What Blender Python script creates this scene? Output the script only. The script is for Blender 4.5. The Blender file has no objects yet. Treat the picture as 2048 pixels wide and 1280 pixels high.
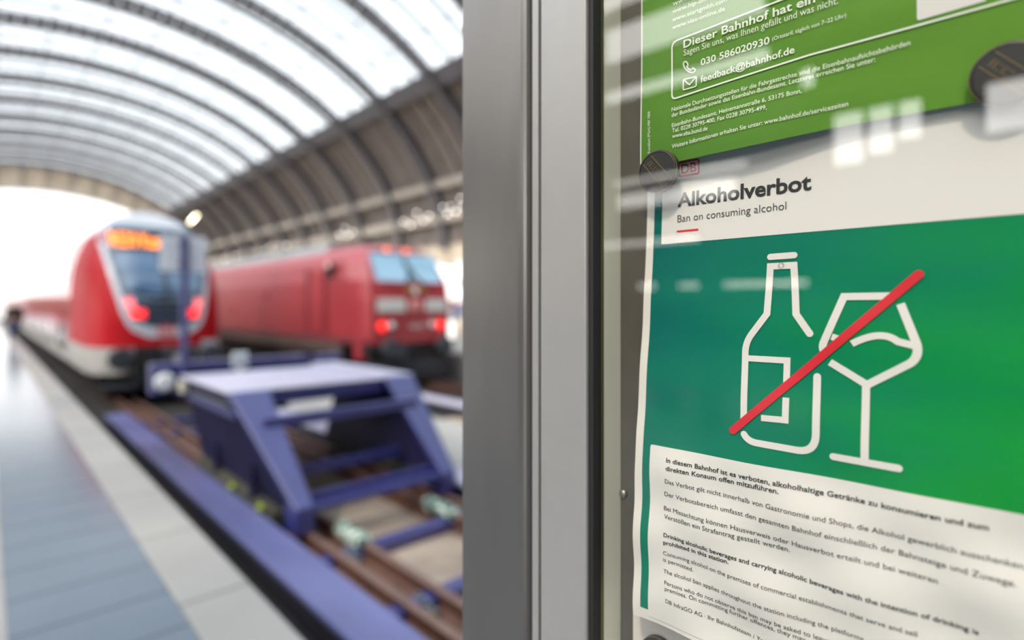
import bpy, bmesh, math, random
from mathutils import Vector, Matrix
random.seed(7)
sc = bpy.context.scene
COL = sc.collection
PI = math.pi

# ------------------------------------------------------------------ camera
FPX = 1113.0                       # focal length in pixels of a 2048 px wide frame
CX, HY = 1024.0, 612.0             # horizon sits at y = 612
YAW = math.radians(43.4)
F = Vector((math.sin(YAW), math.cos(YAW), 0))
R = Vector((math.cos(YAW), -math.sin(YAW), 0))
UP = Vector((0, 0, 1))
CAM = Vector((0, 0, 1.5))
cd = bpy.data.cameras.new('camera'); cam = bpy.data.objects.new('camera', cd); COL.objects.link(cam)
cam.location = CAM
cam.rotation_euler = (PI/2, 0, -YAW)
cd.sensor_width = 36.0; cd.lens = FPX/2048*36.0
cd.shift_y = -(HY-640)/2048*-1
cd.clip_start = 0.02; cd.clip_end = 1000
cd.dof.use_dof = True; cd.dof.focus_distance = 0.43; cd.dof.aperture_fstop = 2.05
cd.dof.aperture_blades = 0
sc.camera = cam

# ------------------------------------------------------------------ world sky
w = bpy.data.worlds.new('sky'); sc.world = w; w.use_nodes = True
nt = w.node_tree; nt.nodes.clear()
def N(t, kind, **kw):
    n = t.nodes.new(kind)
    for k, v in kw.items(): setattr(n, k, v)
    return n
tc = N(nt, 'ShaderNodeTexCoord'); sep = N(nt, 'ShaderNodeSeparateXYZ'); nt.links.new(tc.outputs['Generated'], sep.inputs[0])
rp = N(nt, 'ShaderNodeValToRGB'); nt.links.new(sep.outputs['Z'], rp.inputs[0])
els = rp.color_ramp.elements
els[0].position = 0.0; els[0].color = (0.62, 0.60, 0.58, 1)
els[1].position = 0.9; els[1].color = (0.62, 0.72, 0.86, 1)
for p, c in ((0.02, (1.0, 0.985, 0.96, 1)), (0.25, (0.96, 0.98, 1.0, 1)), (0.5, (0.95, 0.98, 1.0, 1))):
    e = els.new(p); e.color = c
dot = N(nt, 'ShaderNodeVectorMath', operation='DOT_PRODUCT'); nt.links.new(tc.outputs['Generated'], dot.inputs[0])
dot.inputs[1].default_value = Vector((-0.78, -0.10, 0.40)).normalized()
mr = N(nt, 'ShaderNodeMapRange'); nt.links.new(dot.outputs['Value'], mr.inputs[0])
mr.inputs[1].default_value = 0.35; mr.inputs[2].default_value = 1.0; mr.inputs[3].default_value = 0.0; mr.inputs[4].default_value = 2.6
mx = N(nt, 'ShaderNodeVectorMath', operation='SCALE'); mx.inputs[0].default_value = (1.0, 0.96, 0.90); nt.links.new(mr.outputs[0], mx.inputs['Scale'])
ad = N(nt, 'ShaderNodeVectorMath', operation='ADD'); nt.links.new(rp.outputs[0], ad.inputs[0]); nt.links.new(mx.outputs[0], ad.inputs[1])
bg = N(nt, 'ShaderNodeBackground'); bg.inputs['Strength'].default_value = 2.45; nt.links.new(ad.outputs[0], bg.inputs[0])
wo = N(nt, 'ShaderNodeOutputWorld'); nt.links.new(bg.outputs[0], wo.inputs[0])

sun_d = bpy.data.lights.new('sun', 'SUN'); sun = bpy.data.objects.new('sun', sun_d); COL.objects.link(sun)
sun_d.energy = 4.3; sun_d.angle = math.radians(5); sun_d.color = (1.0, 0.83, 0.64)
SUN = (R*-0.695-F*0.719)*0.60+(R*0.719-F*0.695)*0.20+UP*0.77        # towards the sun, high above the hall roof
sun.rotation_euler = SUN.to_track_quat('Z', 'Y').to_euler()
vs = sc.view_settings
sc.display_settings.display_device = 'sRGB'
vs.view_transform = 'Standard'; vs.look = 'None'; vs.gamma = 1.0; vs.use_curve_mapping = False
vs.exposure = -0.16
cy = sc.cycles
cy.use_denoising = True
cy.max_bounces = 10; cy.diffuse_bounces = 5; cy.glossy_bounces = 5; cy.transparent_max_bounces = 24
cy.caustics_reflective = False; cy.caustics_refractive = False
cy.sample_clamp_indirect = 6.0

# ------------------------------------------------------------------ materials
def mat(name, col, rough=0.5, metal=0.0, coat=0.0, var=0.0, scale=4.0, bump=0.0, spec=0.5, emit=0.0, ecol=None, coat_rough=0.05, stretch=(1, 1, 1), coat_ior=None):
    m = bpy.data.materials.new(name); m.use_nodes = True
    t = m.node_tree; b = t.nodes['Principled BSDF']
    b.inputs['Base Color'].default_value = (*col, 1)
    b.inputs['Roughness'].default_value = rough; b.inputs['Metallic'].default_value = metal
    b.inputs['Specular IOR Level'].default_value = spec
    b.inputs['Coat Weight'].default_value = coat; b.inputs['Coat Roughness'].default_value = coat_rough
    if coat_ior: b.inputs['Coat IOR'].default_value = coat_ior
    if emit:
        b.inputs['Emission Color'].default_value = (*(ecol or col), 1); b.inputs['Emission Strength'].default_value = emit
    if var or bump:
        tc = N(t, 'ShaderNodeTexCoord'); mp = N(t, 'ShaderNodeMapping'); mp.inputs['Scale'].default_value = stretch
        t.links.new(tc.outputs['Object'], mp.inputs[0])
        nz = N(t, 'ShaderNodeTexNoise'); nz.inputs['Scale'].default_value = scale; nz.inputs['Detail'].default_value = 5
        t.links.new(mp.outputs[0], nz.inputs['Vector'])
        if var:
            cr = N(t, 'ShaderNodeValToRGB'); t.links.new(nz.outputs['Fac'], cr.inputs[0])
            cr.color_ramp.elements[0].position = 0.3; cr.color_ramp.elements[1].position = 0.7
            cr.color_ramp.elements[0].color = (*[c*(1-var) for c in col], 1)
            cr.color_ramp.elements[1].color = (*[min(1, c*(1+var)) for c in col], 1)
            t.links.new(cr.outputs[0], b.inputs['Base Color'])
        if bump:
            bp = N(t, 'ShaderNodeBump'); bp.inputs['Strength'].default_value = bump; bp.inputs['Distance'].default_value = 0.01
            t.links.new(nz.outputs['Fac'], bp.inputs['Height']); t.links.new(bp.outputs[0], b.inputs['Normal'])
    return m

def joint_mat(name, col, dark, size, rough, axis='Y', width=0.012, var=0.08):
    """stone laid in slabs: dark joints every «size» metres along the axis"""
    m = mat(name, col, rough, var=var, scale=1.3)
    t = m.node_tree; b = t.nodes['Principled BSDF']; src = b.inputs['Base Color'].links[0].from_socket
    tc = N(t, 'ShaderNodeTexCoord'); sp = N(t, 'ShaderNodeSeparateXYZ'); t.links.new(tc.outputs['Object'], sp.inputs[0])
    d = N(t, 'ShaderNodeMath', operation='DIVIDE'); t.links.new(sp.outputs[axis], d.inputs[0]); d.inputs[1].default_value = size
    fr = N(t, 'ShaderNodeMath', operation='FRACT'); t.links.new(d.outputs[0], fr.inputs[0])
    lt = N(t, 'ShaderNodeMath', operation='LESS_THAN'); t.links.new(fr.outputs[0], lt.inputs[0]); lt.inputs[1].default_value = width/size
    mxn = N(t, 'ShaderNodeMix', data_type='RGBA'); t.links.new(lt.outputs[0], mxn.inputs[0]); t.links.new(src, mxn.inputs[6])
    mxn.inputs[7].default_value = (*dark, 1); t.links.new(mxn.outputs[2], b.inputs['Base Color'])
    return m

def thin_glass(name, tint=(0.93, 0.96, 0.95), ior=1.5, rough=0.0):
    m = bpy.data.materials.new(name); m.use_nodes = True; t = m.node_tree; t.nodes.clear()
    tr = N(t, 'ShaderNodeBsdfTransparent'); tr.inputs[0].default_value = (*tint, 1)
    gl = N(t, 'ShaderNodeBsdfGlossy'); gl.inputs['Roughness'].default_value = rough
    f0 = 2*((ior-1)/(ior+1))**2                          # two faces of one thin sheet
    ge = N(t, 'ShaderNodeNewGeometry'); dt = N(t, 'ShaderNodeVectorMath', operation='DOT_PRODUCT')
    t.links.new(ge.outputs['Normal'], dt.inputs[0]); t.links.new(ge.outputs['Incoming'], dt.inputs[1])
    ab = N(t, 'ShaderNodeMath', operation='ABSOLUTE'); t.links.new(dt.outputs['Value'], ab.inputs[0])
    om = N(t, 'ShaderNodeMath', operation='SUBTRACT'); om.inputs[0].default_value = 1.0; t.links.new(ab.outputs[0], om.inputs[1])
    pw = N(t, 'ShaderNodeMath', operation='POWER'); t.links.new(om.outputs[0], pw.inputs[0]); pw.inputs[1].default_value = 5.0
    fr = N(t, 'ShaderNodeMath', operation='MULTIPLY_ADD'); t.links.new(pw.outputs[0], fr.inputs[0]); fr.inputs[1].default_value = 1-f0; fr.inputs[2].default_value = f0
    ms = N(t, 'ShaderNodeMixShader'); out = N(t, 'ShaderNodeOutputMaterial')
    t.links.new(fr.outputs[0], ms.inputs[0]); t.links.new(tr.outputs[0], ms.inputs[1]); t.links.new(gl.outputs[0], ms.inputs[2])
    t.links.new(ms.outputs[0], out.inputs[0]); return m

M = {}
M['paving'] = joint_mat('blue grey platform paving', (0.115, 0.15, 0.195), (0.065, 0.085, 0.115), 0.42, 0.17, 'Y', 0.03, 0.06)
M['edge_stone'] = joint_mat('pale platform edge stone', (0.29, 0.285, 0.275), (0.11, 0.105, 0.10), 1.05, 0.6, 'Y', 0.02, 0.07)
M['edge_wall'] = mat('dark platform edge wall', (0.035, 0.033, 0.035), 0.9, var=0.3)
M['ballast_shade'] = mat('ballast with painted shade', (0.018, 0.016, 0.016), 0.9, var=0.4, scale=9, bump=0.5)  # near-black so that the ground shade is in the colour
M['bed'] = mat('brown dusty concrete', (0.29, 0.235, 0.19), 0.9, var=0.35, scale=1.6, bump=0.3)
M['bed_pale'] = mat('pale grey concrete between tracks', (0.36, 0.355, 0.34), 0.9, var=0.12, scale=1.2)
M['rust'] = mat('brown rail steel', (0.115, 0.055, 0.038), 0.5, 0.2, var=0.3, scale=8)
M['rail_top'] = mat('worn pinkish rail head', (0.20, 0.125, 0.105), 0.45, 0.3, var=0.2, scale=6)
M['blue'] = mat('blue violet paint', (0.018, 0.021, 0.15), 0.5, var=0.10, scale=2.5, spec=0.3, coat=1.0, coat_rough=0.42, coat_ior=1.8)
M['blue_toplit'] = mat('pale top-lit blue violet paint', (0.45, 0.44, 0.56), 0.5, var=0.10, scale=2.0)  # overhead light on the top faces is put into this paler colour
M['blue_dark'] = mat('dull dark blue plate', (0.013, 0.012, 0.05), 0.6, spec=0.25, var=0.3, scale=1.2)
M['kerb_blue'] = mat('scuffed blue beam paint', (0.10, 0.11, 0.25), 0.36, var=0.6, scale=0.8, stretch=(1, 0.3, 1))
M['kerb_side'] = mat('black beam side', (0.012, 0.013, 0.022), 0.6)
M['steel_grey'] = mat('greyish cast steel', (0.20, 0.22, 0.21), 0.5, 0.4, var=0.3, scale=9)
M['sticker'] = mat('mottled teal and white wrap', (0.24, 0.30, 0.29), 0.6, var=0.95, scale=13)
_cr = [n for n in M['sticker'].node_tree.nodes if n.type == 'VALTORGB'][0].color_ramp
_cr.elements[0].position = 0.44; _cr.elements[1].position = 0.60; _cr.elements[0].color = (.02, .05, .055, 1); _cr.elements[1].color = (.62, .66, .64, 1)
_e = _cr.elements.new(.5); _e.color = (.10, .20, .20, 1); _e = _cr.elements.new(.54); _e.color = (.30, .36, .18, 1); _e = _cr.elements.new(.57); _e.color = (.26, .34, .36, 1)
M['olive'] = mat('grimy olive clamp', (0.055, 0.055, 0.04), 0.7, var=0.3)
M['lime'] = mat('lime yellow marker', (0.35, 0.45, 0.01), 0.5)
M['cream_plate'] = mat('cream plate', (0.62, 0.58, 0.48), 0.5)
M['sign_grey'] = mat('light grey sign back', (0.72, 0.75, 0.79), 0.5)
M['sign_white'] = mat('white number plate', (0.72, 0.78, 0.80), 0.4)
M['dark_text'] = mat('dark blue grey lettering', (0.10, 0.15, 0.22), 0.5)
M['train_red'] = mat('glossy traffic red', (0.50, 0.006, 0.014), 0.3, coat=0.6, coat_rough=0.06, spec=0.35)
M['loco_red'] = mat('faded dusty red', (0.31, 0.034, 0.044), 0.34, coat=0.35, coat_rough=0.3, var=0.12, scale=0.8)
M['loco_dark_red'] = mat('deep red recess', (0.12, 0.012, 0.015), 0.5)
M['cab_red'] = mat('traffic red cab', (0.43, 0.005, 0.011), 0.45, spec=0.2)
M['roof_grey'] = mat('pale grey train roof', (0.50, 0.53, 0.58), 0.35, coat=0.3)
M['loco_roof'] = mat('grey locomotive roof', (0.27, 0.28, 0.30), 0.5, var=0.1)
M['band_grey'] = mat('light grey front band', (0.58, 0.60, 0.66), 0.3, coat=0.5)
M['mask_blue'] = mat('dark blue grey front mask', (0.045, 0.07, 0.12), 0.15, coat=1.0, var=0.2, scale=2)
M['windscreen'] = mat('blue tinted windscreen', (0.06, 0.13, 0.24), 0.05, coat=1.0, spec=0.9)
M['loco_glass'] = mat('pale blue windscreen', (0.22, 0.40, 0.56), 0.06, coat=1.0, spec=0.9)
M['win_dark'] = mat('dark side window glass', (0.03, 0.035, 0.045), 0.04, coat=1.0, spec=1.0)
M['skirt'] = mat('dusty pale grey skirt', (0.40, 0.39, 0.38), 0.6, var=0.15)
M['black'] = mat('black running gear', (0.012, 0.012, 0.014), 0.6)
M['dark_gear'] = mat('dark blue grey running gear', (0.035, 0.042, 0.055), 0.5, var=0.3)
M['frame_brown'] = mat('grimy brown underframe', (0.085, 0.062, 0.055), 0.7, var=0.3)
M['tail_red'] = mat('lit red tail lamp', (1.0, 0.03, 0.03), 0.4, emit=1.7, ecol=(1.0, 0.02, 0.02))
M['tail_pink'] = mat('lit pinkish upper lamp', (1.0, 0.2, 0.22), 0.4, emit=1.0, ecol=(1.0, 0.16, 0.18))
M['amber'] = mat('lit amber lamp', (1.0, 0.25, 0.1), 0.4, emit=1.6, ecol=(1.0, 0.2, 0.08))
M['led'] = mat('lit orange display', (1.0, 0.3, 0.02), 0.4, emit=2.8, ecol=(1.0, 0.20, 0.02))
M['white_paint'] = mat('white paint', (0.75, 0.75, 0.76), 0.4)
M['panel_white'] = mat('pale grey front panel', (0.56, 0.58, 0.58), 0.4)
M['pink_print'] = mat('pale pink lettering', (0.75, 0.45, 0.45), 0.5)
M['emblem'] = mat('gold emblem', (0.45, 0.36, 0.08), 0.4, 0.5)
M['arch_steel'] = mat('grey painted roof steel', (0.13, 0.125, 0.135), 0.65, var=0.15, scale=1)
M['bar_steel'] = mat('thin grey glazing bars', (0.17, 0.17, 0.18), 0.6)
M['roof_panel'] = mat('brownish grey roof boarding', (0.19, 0.16, 0.145), 0.75, var=0.18, scale=0.8)
M['beam_beige'] = mat('beige hall beam', (0.42, 0.37, 0.32), 0.6, var=0.1)
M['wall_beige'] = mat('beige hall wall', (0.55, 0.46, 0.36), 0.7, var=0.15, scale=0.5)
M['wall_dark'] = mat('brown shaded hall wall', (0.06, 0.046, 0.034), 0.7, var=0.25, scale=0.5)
M['sky_glass'] = thin_glass('roof glazing', (0.73, 0.77, 0.80), 1.06, 0.35)
M['win_glass'] = thin_glass('wall window glass', (0.92, 0.95, 0.97), 1.3, 0.02)
M['lamp_warm'] = mat('lit warm lamp', (1, 0.9, 0.7), 0.4, emit=14, ecol=(1.0, 0.86, 0.62))
M['lamp_white'] = mat('lit white lamp', (1, 0.97, 0.92), 0.4, emit=11, ecol=(1.0, 0.95, 0.88))
M['lamp_case'] = mat('dark lamp housing', (0.05, 0.05, 0.055), 0.5)
M['lightbox'] = mat('lit white advert panel', (0.95, 0.93, 0.9), 0.4, emit=1.6, ecol=(1.0, 0.97, 0.93))
M['sign_blue'] = mat('blue platform sign', (0.01, 0.09, 0.42), 0.4)
M['jacket'] = mat('black jacket', (0.012, 0.012, 0.015), 0.8)
M['jeans'] = mat('blue jeans', (0.02, 0.06, 0.16), 0.8)
M['skin'] = mat('skin', (0.50, 0.30, 0.22), 0.6)
M['hair'] = mat('dark brown hair', (0.03, 0.018, 0.012), 0.7)
M['post'] = mat('satin grey metallic post', (0.19, 0.18, 0.172), 0.32, 0.7, var=0.05, scale=30, stretch=(1, 1, 0.15))
M['door_frame'] = mat('satin light grey aluminium', (0.345, 0.335, 0.325), 0.36, 0.3, var=0.02, scale=40)
M['rubber'] = mat('black rubber seal', (0.012, 0.012, 0.012), 0.7)
M['cream'] = mat('cream inner side', (0.92, 0.88, 0.73), 0.5)
M['brass_edge'] = mat('olive gold edge strip', (0.25, 0.20, 0.09), 0.4, 0.5)
M['back'] = mat('grey brown magnetic back board', (0.125, 0.11, 0.092), 0.45, 0.3, var=0.1, scale=20)
M['pane'] = thin_glass('display case glass', (0.95, 0.965, 0.95), 1.5, 0.0)
M['paper'] = mat('warm white paper', (0.74, 0.68, 0.62), 0.55, spec=0.3, bump=0.04, scale=60, stretch=(1, 1, 6))
M['ink'] = mat('black printing ink', (0.012, 0.012, 0.014), 0.5)
M['ink_grey'] = mat('grey printing ink', (0.05, 0.05, 0.055), 0.5)
M['print_red'] = mat('red printing ink', (0.66, 0.012, 0.025), 0.45)
M['print_white'] = mat('unprinted paper white', (0.74, 0.69, 0.645), 0.5)
M['cream_ink'] = mat('pale cream lettering', (0.80, 0.82, 0.68), 0.5)
M['magnet'] = mat('black plastic magnet', (0.016, 0.014, 0.013), 0.42, bump=0.05, scale=80)
M['magnet_edge'] = mat('brassy magnet rim', (0.20, 0.13, 0.06), 0.4, 0.4)
M['screw'] = mat('zinc screw', (0.35, 0.33, 0.28), 0.35, 0.9)

# ------------------------------------------------------------------ mesh helpers
class MB:
    def __init__(s): s.v = []; s.f = []
    def add(s, vs, fs):
        o = len(s.v); s.v += [Vector(p) for p in vs]; s.f += [[i+o for i in f] for f in fs]; return s
    def box(s, x0, x1, y0, y1, z0, z1):
        return s.add([(x, y, z) for z in (z0, z1) for y in (y0, y1) for x in (x0, x1)],
                     [(0, 2, 3, 1), (4, 5, 7, 6), (0, 1, 5, 4), (2, 6, 7, 3), (0, 4, 6, 2), (1, 3, 7, 5)])
    def bar(s, a, b, wd, ht, up=(0, 0, 1)):
        a = Vector(a); b = Vector(b); d = (b-a).normalized(); u = Vector(up)
        sx = d.cross(u)
        if sx.length < 1e-5: sx = d.cross(Vector((1, 0, 0)))
        sx.normalize(); u = sx.cross(d)
        p = []
        for q in (a, b):
            for i, j in ((-1, -1), (1, -1), (1, 1), (-1, 1)): p.append(q+sx*(i*wd/2)+u*(j*ht/2))
        return s.add(p, [(0, 1, 2, 3), (7, 6, 5, 4), (0, 4, 5, 1), (1, 5, 6, 2), (2, 6, 7, 3), (3, 7, 4, 0)])
    def prism(s, poly, axis, a, b):
        """poly of 2-D points swept along axis ('x': poly=(y,z), 'y': poly=(x,z), 'z': poly=(x,y))"""
        def P(p, c): return {'x': (c, p[0], p[1]), 'y': (p[0], c, p[1]), 'z': (p[0], p[1], c)}[axis]
        n = len(poly); vs = [P(p, a) for p in poly]+[P(p, b) for p in poly]
        fs = [tuple(range(n-1, -1, -1)), tuple(range(n, 2*n))]
        fs += [(i, (i+1) % n, n+(i+1) % n, n+i) for i in range(n)]
        return s.add(vs, fs)
    def lathe(s, prof, o, ax, n=24):
        """prof: (radius, height) along axis ax from o"""
        o = Vector(o); ax = Vector(ax).normalized()
        t = ax.orthogonal().normalized(); b = ax.cross(t)
        vs = []; fs = []
        for r, h in prof:
            for k in range(n):
                a = 2*PI*k/n; vs.append(o+ax*h+t*(r*math.cos(a))+b*(r*math.sin(a)))
        for i in range(len(prof)-1):
            for k in range(n):
                k2 = (k+1) % n; fs.append((i*n+k, i*n+k2, (i+1)*n+k2, (i+1)*n+k))
        fs.append(tuple(range(n-1, -1, -1))); m = (len(prof)-1)*n; fs.append(tuple(m+k for k in range(n)))
        return s.add(vs, fs)
    def tube(s, pts, r, n=10):
        pts = [Vector(p) for p in pts]; vs = []; fs = []
        for i, p in enumerate(pts):
            d = (pts[min(i+1, len(pts)-1)]-pts[max(i-1, 0)]).normalized()
            t = d.orthogonal().normalized() if abs(d.z) > 0.9 else d.cross(Vector((0, 0, 1))).normalized()
            b = d.cross(t)
            for k in range(n):
                a = 2*PI*k/n; vs.append(p+t*(r*math.cos(a))+b*(r*math.sin(a)))
        for i in range(len(pts)-1):
            for k in range(n):
                k2 = (k+1) % n; fs.append((i*n+k, i*n+k2, (i+1)*n+k2, (i+1)*n+k))
        fs.append(tuple(range(n-1, -1, -1))); m = (len(pts)-1)*n; fs.append(tuple(m+k for k in range(n)))
        return s.add(vs, fs)
    def grid(s, fn, us, ws):
        vs = [fn(u, q) for q in ws for u in us]; n = len(us)
        return s.add(vs, [(j*n+i, j*n+i+1, (j+1)*n+i+1, (j+1)*n+i) for j in range(len(ws)-1) for i in range(n-1)])
    def build(s, name, m, parent=None, smooth=False, bevel=0.0, fix=True, weld=False):
        me = bpy.data.meshes.new(name); me.from_pydata([tuple(v) for v in s.v], [], s.f); me.update()
        if fix or weld:
            bm = bmesh.new(); bm.from_mesh(me)
            if weld: bmesh.ops.remove_doubles(bm, verts=bm.verts, dist=1e-5)
            if fix: bmesh.ops.recalc_face_normals(bm, faces=bm.faces)
            bm.to_mesh(me); bm.free()
        ms = m if isinstance(m, (list, tuple)) else [m]
        for q in ms: me.materials.append(q)
        if smooth: me.polygons.foreach_set('use_smooth', [True]*len(me.polygons))
        o = bpy.data.objects.new(name, me); COL.objects.link(o)
        if parent:
            o.parent = parent
            pw = Vector(parent.location); gp = parent.parent
            while gp: pw += gp.location; gp = gp.parent
            o.location = (0, 0, 0)
            me.transform(Matrix.Translation(-pw))
        if bevel:
            bv = o.modifiers.new('bevel', 'BEVEL'); bv.width = bevel; bv.segments = 2; bv.limit_method = 'ANGLE'
        return o

def thing(name, label, cat, loc=(0, 0, 0), group=None):
    o = bpy.data.objects.new(name, None); COL.objects.link(o); o.location = loc; o.empty_display_size = 0.1
    return tag(o, label, cat, group)
def tag(o, label, cat, group=None):
    o['label'] = label; o['category'] = cat
    if group: o['group'] = group
    return o
def struct(o): o['kind'] = 'structure'; return o
def frange(a, b, n): return [a+(b-a)*i/n for i in range(n+1)]
def sgnpow(x, p): return math.copysign(abs(x)**p, x)

# ================================================================== HALL
RAIL = CAM.z-2.18                      # rail head height, below the platform top at 0
GROUND = RAIL-0.17
HX, HZ, HA, HB = 8.0, 7.5, 28.0, 20.0  # barrel roof: ellipse centre and half axes
Y0, Y1 = -24.0, 134.0
def roof(phi, off=0.0):
    return HX+(HA-off)*math.cos(phi), HZ+(HB-off)*math.sin(phi)

# ground, platforms
struct(MB().box(1.04, 35.6, -24, 139, GROUND-0.4, GROUND).build('ground', M['bed']))
struct(MB().box(-19.6, 0.70, -24, 140, GROUND-0.4, 0.0).build('floor', M['paving']))
struct(MB().box(0.703, 1.04, 0.2, 140, GROUND-0.4, 0.004).build('trim_1', [M['edge_stone']], bevel=0.012))
struct(MB().box(-0.22, 0.07, -6, 140, -0.02, 0.003).build('trim_2', M['edge_stone']))
struct(MB().box(0.703, 35.6, -24, 0.197, GROUND+0.002, 0.0).build('floor_head', M['paving']))
struct(MB().box(4.60, 6.70, 0.2, 40, GROUND-0.1, GROUND+0.06).build('trim_3', M['bed_pale']))
struct(MB().box(10.75, 16.5, 0.2, 140, GROUND-0.2, 0.0).build('floor_far', [M['edge_stone']]))

struct(MB().box(1.045, 2.17, 0.2, 140, GROUND-.1, GROUND+.006).build('trim_10', M['ballast_shade']))  # dark sheet painting the shade between platform edge and rails
struct(MB().box(2.172, 10.74, 9.4, 140, GROUND-.1, GROUND+.006).build('trim_11', M['ballast_shade']))  # dark sheet painting the shade on the ground under the trains
# roof shell: boarded lower flanks, glazed crown
SKY = math.radians(44.4)
SKL = math.radians(158)                # the glazed crown reaches lower on the west side
ph_r = frange(0.0, SKY, 12); ph_l = frange(SKL, PI, 6)
def shell(name, phs, off, m):
    mb = MB()
    def P(y, ph): x, z = roof(ph, off); return (x, y, z)
    mb.grid(P, frange(Y0, Y1, 20), phs)
    mb.grid(lambda y, ph: (roof(ph, off-0.12)[0], y, roof(ph, off-0.12)[1]), frange(Y0, Y1, 20), phs)
    return struct(mb.build(name, m, smooth=False))
shell('ceiling', ph_r, 0.0, M['roof_panel'])
mb = MB(); mb.grid(lambda y, ph: (roof(ph, -0.05)[0], y, roof(ph, -0.05)[1]), frange(Y0, Y1, 19), frange(SKY, SKL, 36))
struct(mb.build('window_1', M['sky_glass'], smooth=True))

PITCH = 8.45
arch_y = [39.3+PITCH*k for k in range(-7, 12)]
# glazing bars between the arches and purlins along the hall
mb = MB()
for y in arch_y:
    for k in (1, 2):
        yy = y+PITCH*k/3
        ph = frange(SKY, SKL, 36)
        for a, b in zip(ph, ph[1:]):
            (xa, za), (xb, zb) = roof(a, 0.10), roof(b, 0.10)
            mb.bar((xa, yy, za), (xb, yy, zb), 0.28, 0.22, up=(math.cos((a+b)/2), 0, math.sin((a+b)/2)))
struct(mb.build('trim_4', M['bar_steel']))
mb = MB()
for k in range(1, 15):
    ph = SKY+(SKL-SKY)*k/15; x, z = roof(ph, 0.06)
    mb.bar((x, Y0, z), (x, Y1, z), 0.07, 0.09, up=(math.cos(ph), 0, math.sin(ph)))
struct(mb.build('trim_5', M['bar_steel']))
# ribs of the boarded flank (three per bay) and long beams
mb = MB()
for y in arch_y:
    for k in (1, 2, 3):
        yy = y+PITCH*k/4
        for phs in (frange(0.02, SKY, 10),):
            for a, b in zip(phs, phs[1:]):
                (xa, za), (xb, zb) = roof(a, 0.16), roof(b, 0.16)
                mb.bar((xa, yy, za), (xb, yy, zb), 0.35, 0.32, up=(math.cos((a+b)/2), 0, math.sin((a+b)/2)))
struct(mb.build('trim_6', M['roof_panel']))
mb = MB()
for s_ in (0, 1):
    for phd, wdt, off in ((43.6, 0.9, 0.35),):
        ph = math.radians(phd if not s_ else 180-phd); x, z = roof(ph, off)
        mb.bar((x, Y0, z), (x, Y1, z), 1.5, 0.5, up=(math.cos(ph), 0, math.sin(ph)))
struct(mb.build('trim_7', M['arch_steel']))
mb = MB()
for s_ in (0, 1):
    for phd in (19.5, 10.0):
        ph = math.radians(phd if not s_ else 180-phd); x, z = roof(ph, 0.5)
        mb.bar((x, Y0, z), (x, Y1, z), 0.75 if phd > 12 else 1.0, 0.5, up=(math.cos(ph), 0, math.sin(ph)))
struct(mb.build('trim_8', M['beam_beige']))

# arches: one lattice rib each
def arch_mesh():
    mb = MB(); ph = frange(0.0, PI, 64)
    for off, wdt, t in ((0.18, 0.70, 0.12), (1.05, 0.75, 0.14)):
        for a, b in zip(ph, ph[1:]):
            (xa, za), (xb, zb) = roof(a, off), roof(b, off)
            mb.bar((xa, 0, za), (xb, 0, zb), wdt, t, up=(math.cos((a+b)/2), 0, math.sin((a+b)/2)))
    st = frange(0.0, PI, 84)
    for a, b in zip(st, st[1:]):                       # plate web pierced by regular openings
        (xa, za), (xb, zb) = roof(a, 0.62), roof(a+(b-a)*.75, 0.62)
        mb.bar((xa, 0, za), (xb, 0, zb), 0.08, 0.86, up=(math.cos((a+b)/2), 0, math.sin((a+b)/2)))
        for o_ in (0.36, 0.88):
            (xa, za), (xb, zb) = roof(a, o_), roof(b, o_)
            mb.bar((xa, 0, za), (xb, 0, zb), 0.07, 0.28, up=(math.cos((a+b)/2), 0, math.sin((a+b)/2)))
    return mb
arch0 = arch_mesh().build('roof_arch', M['arch_steel'])
ORD = ['first', 'second', 'third', 'fourth', 'fifth', 'sixth', 'seventh', 'eighth', 'ninth', 'tenth', 'eleventh', 'twelfth', 'thirteenth', 'fourteenth', 'fifteenth', 'sixteenth', 'seventeenth', 'eighteenth', 'nineteenth']
ya = list(reversed(arch_y))
for i, y in enumerate(ya):
    o = arch0 if i == 0 else arch0.copy()
    if i: COL.objects.link(o)
    o.location.y = y
    if y > 20:
        tag(o, 'dark grey lattice roof arch, %s counted inwards from the open end of the hall' % ORD[i], 'roof arch', 'roof arches of the train hall')
    else:
        o.name = 'trim_%d' % (20+i); struct(o)

# end gable: band between the roof and the arched opening
mb = MB()
ph = frange(0.0, PI, 48)
def inner(p): return HX+26.3*math.cos(p), HZ-1.5+16.6*math.sin(p)
for a, b in zip(ph, ph[1:]):
    for yy in (133.6, 134.2):
        (x0, z0), (x1, z1) = roof(a), roof(b); (x2, z2), (x3, z3) = inner(b), inner(a)
        mb.add([(x0, yy, z0), (x1, yy, z1), (x2, yy, z2), (x3, yy, z3)], [(0, 1, 2, 3)])
    (x2, z2), (x3, z3) = inner(b), inner(a)
    mb.add([(x2, 133.6, z2), (x3, 133.6, z3), (x3, 134.2, z3), (x2, 134.2, z2)], [(0, 1, 2, 3)])
struct(mb.build('wall_end', M['wall_beige'], fix=False))
mb = MB()
for k in range(1, 24):
    p = PI*k/24; (x0, z0), (x1, z1) = roof(p, 0.3), inner(p)
    mb.bar((x0, 133.5, z0), (x1, 133.5, z1), 0.4, 0.3, up=(0, 1, 0))
struct(mb.build('trim_9', M['beam_beige']))

struct(MB().box(-90, -2.5, 150, 160, GROUND, 3.6).build('wall_reflection_block', M['wall_dark']))  # unseen low wall, added to block low sky reflections in the train side
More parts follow.
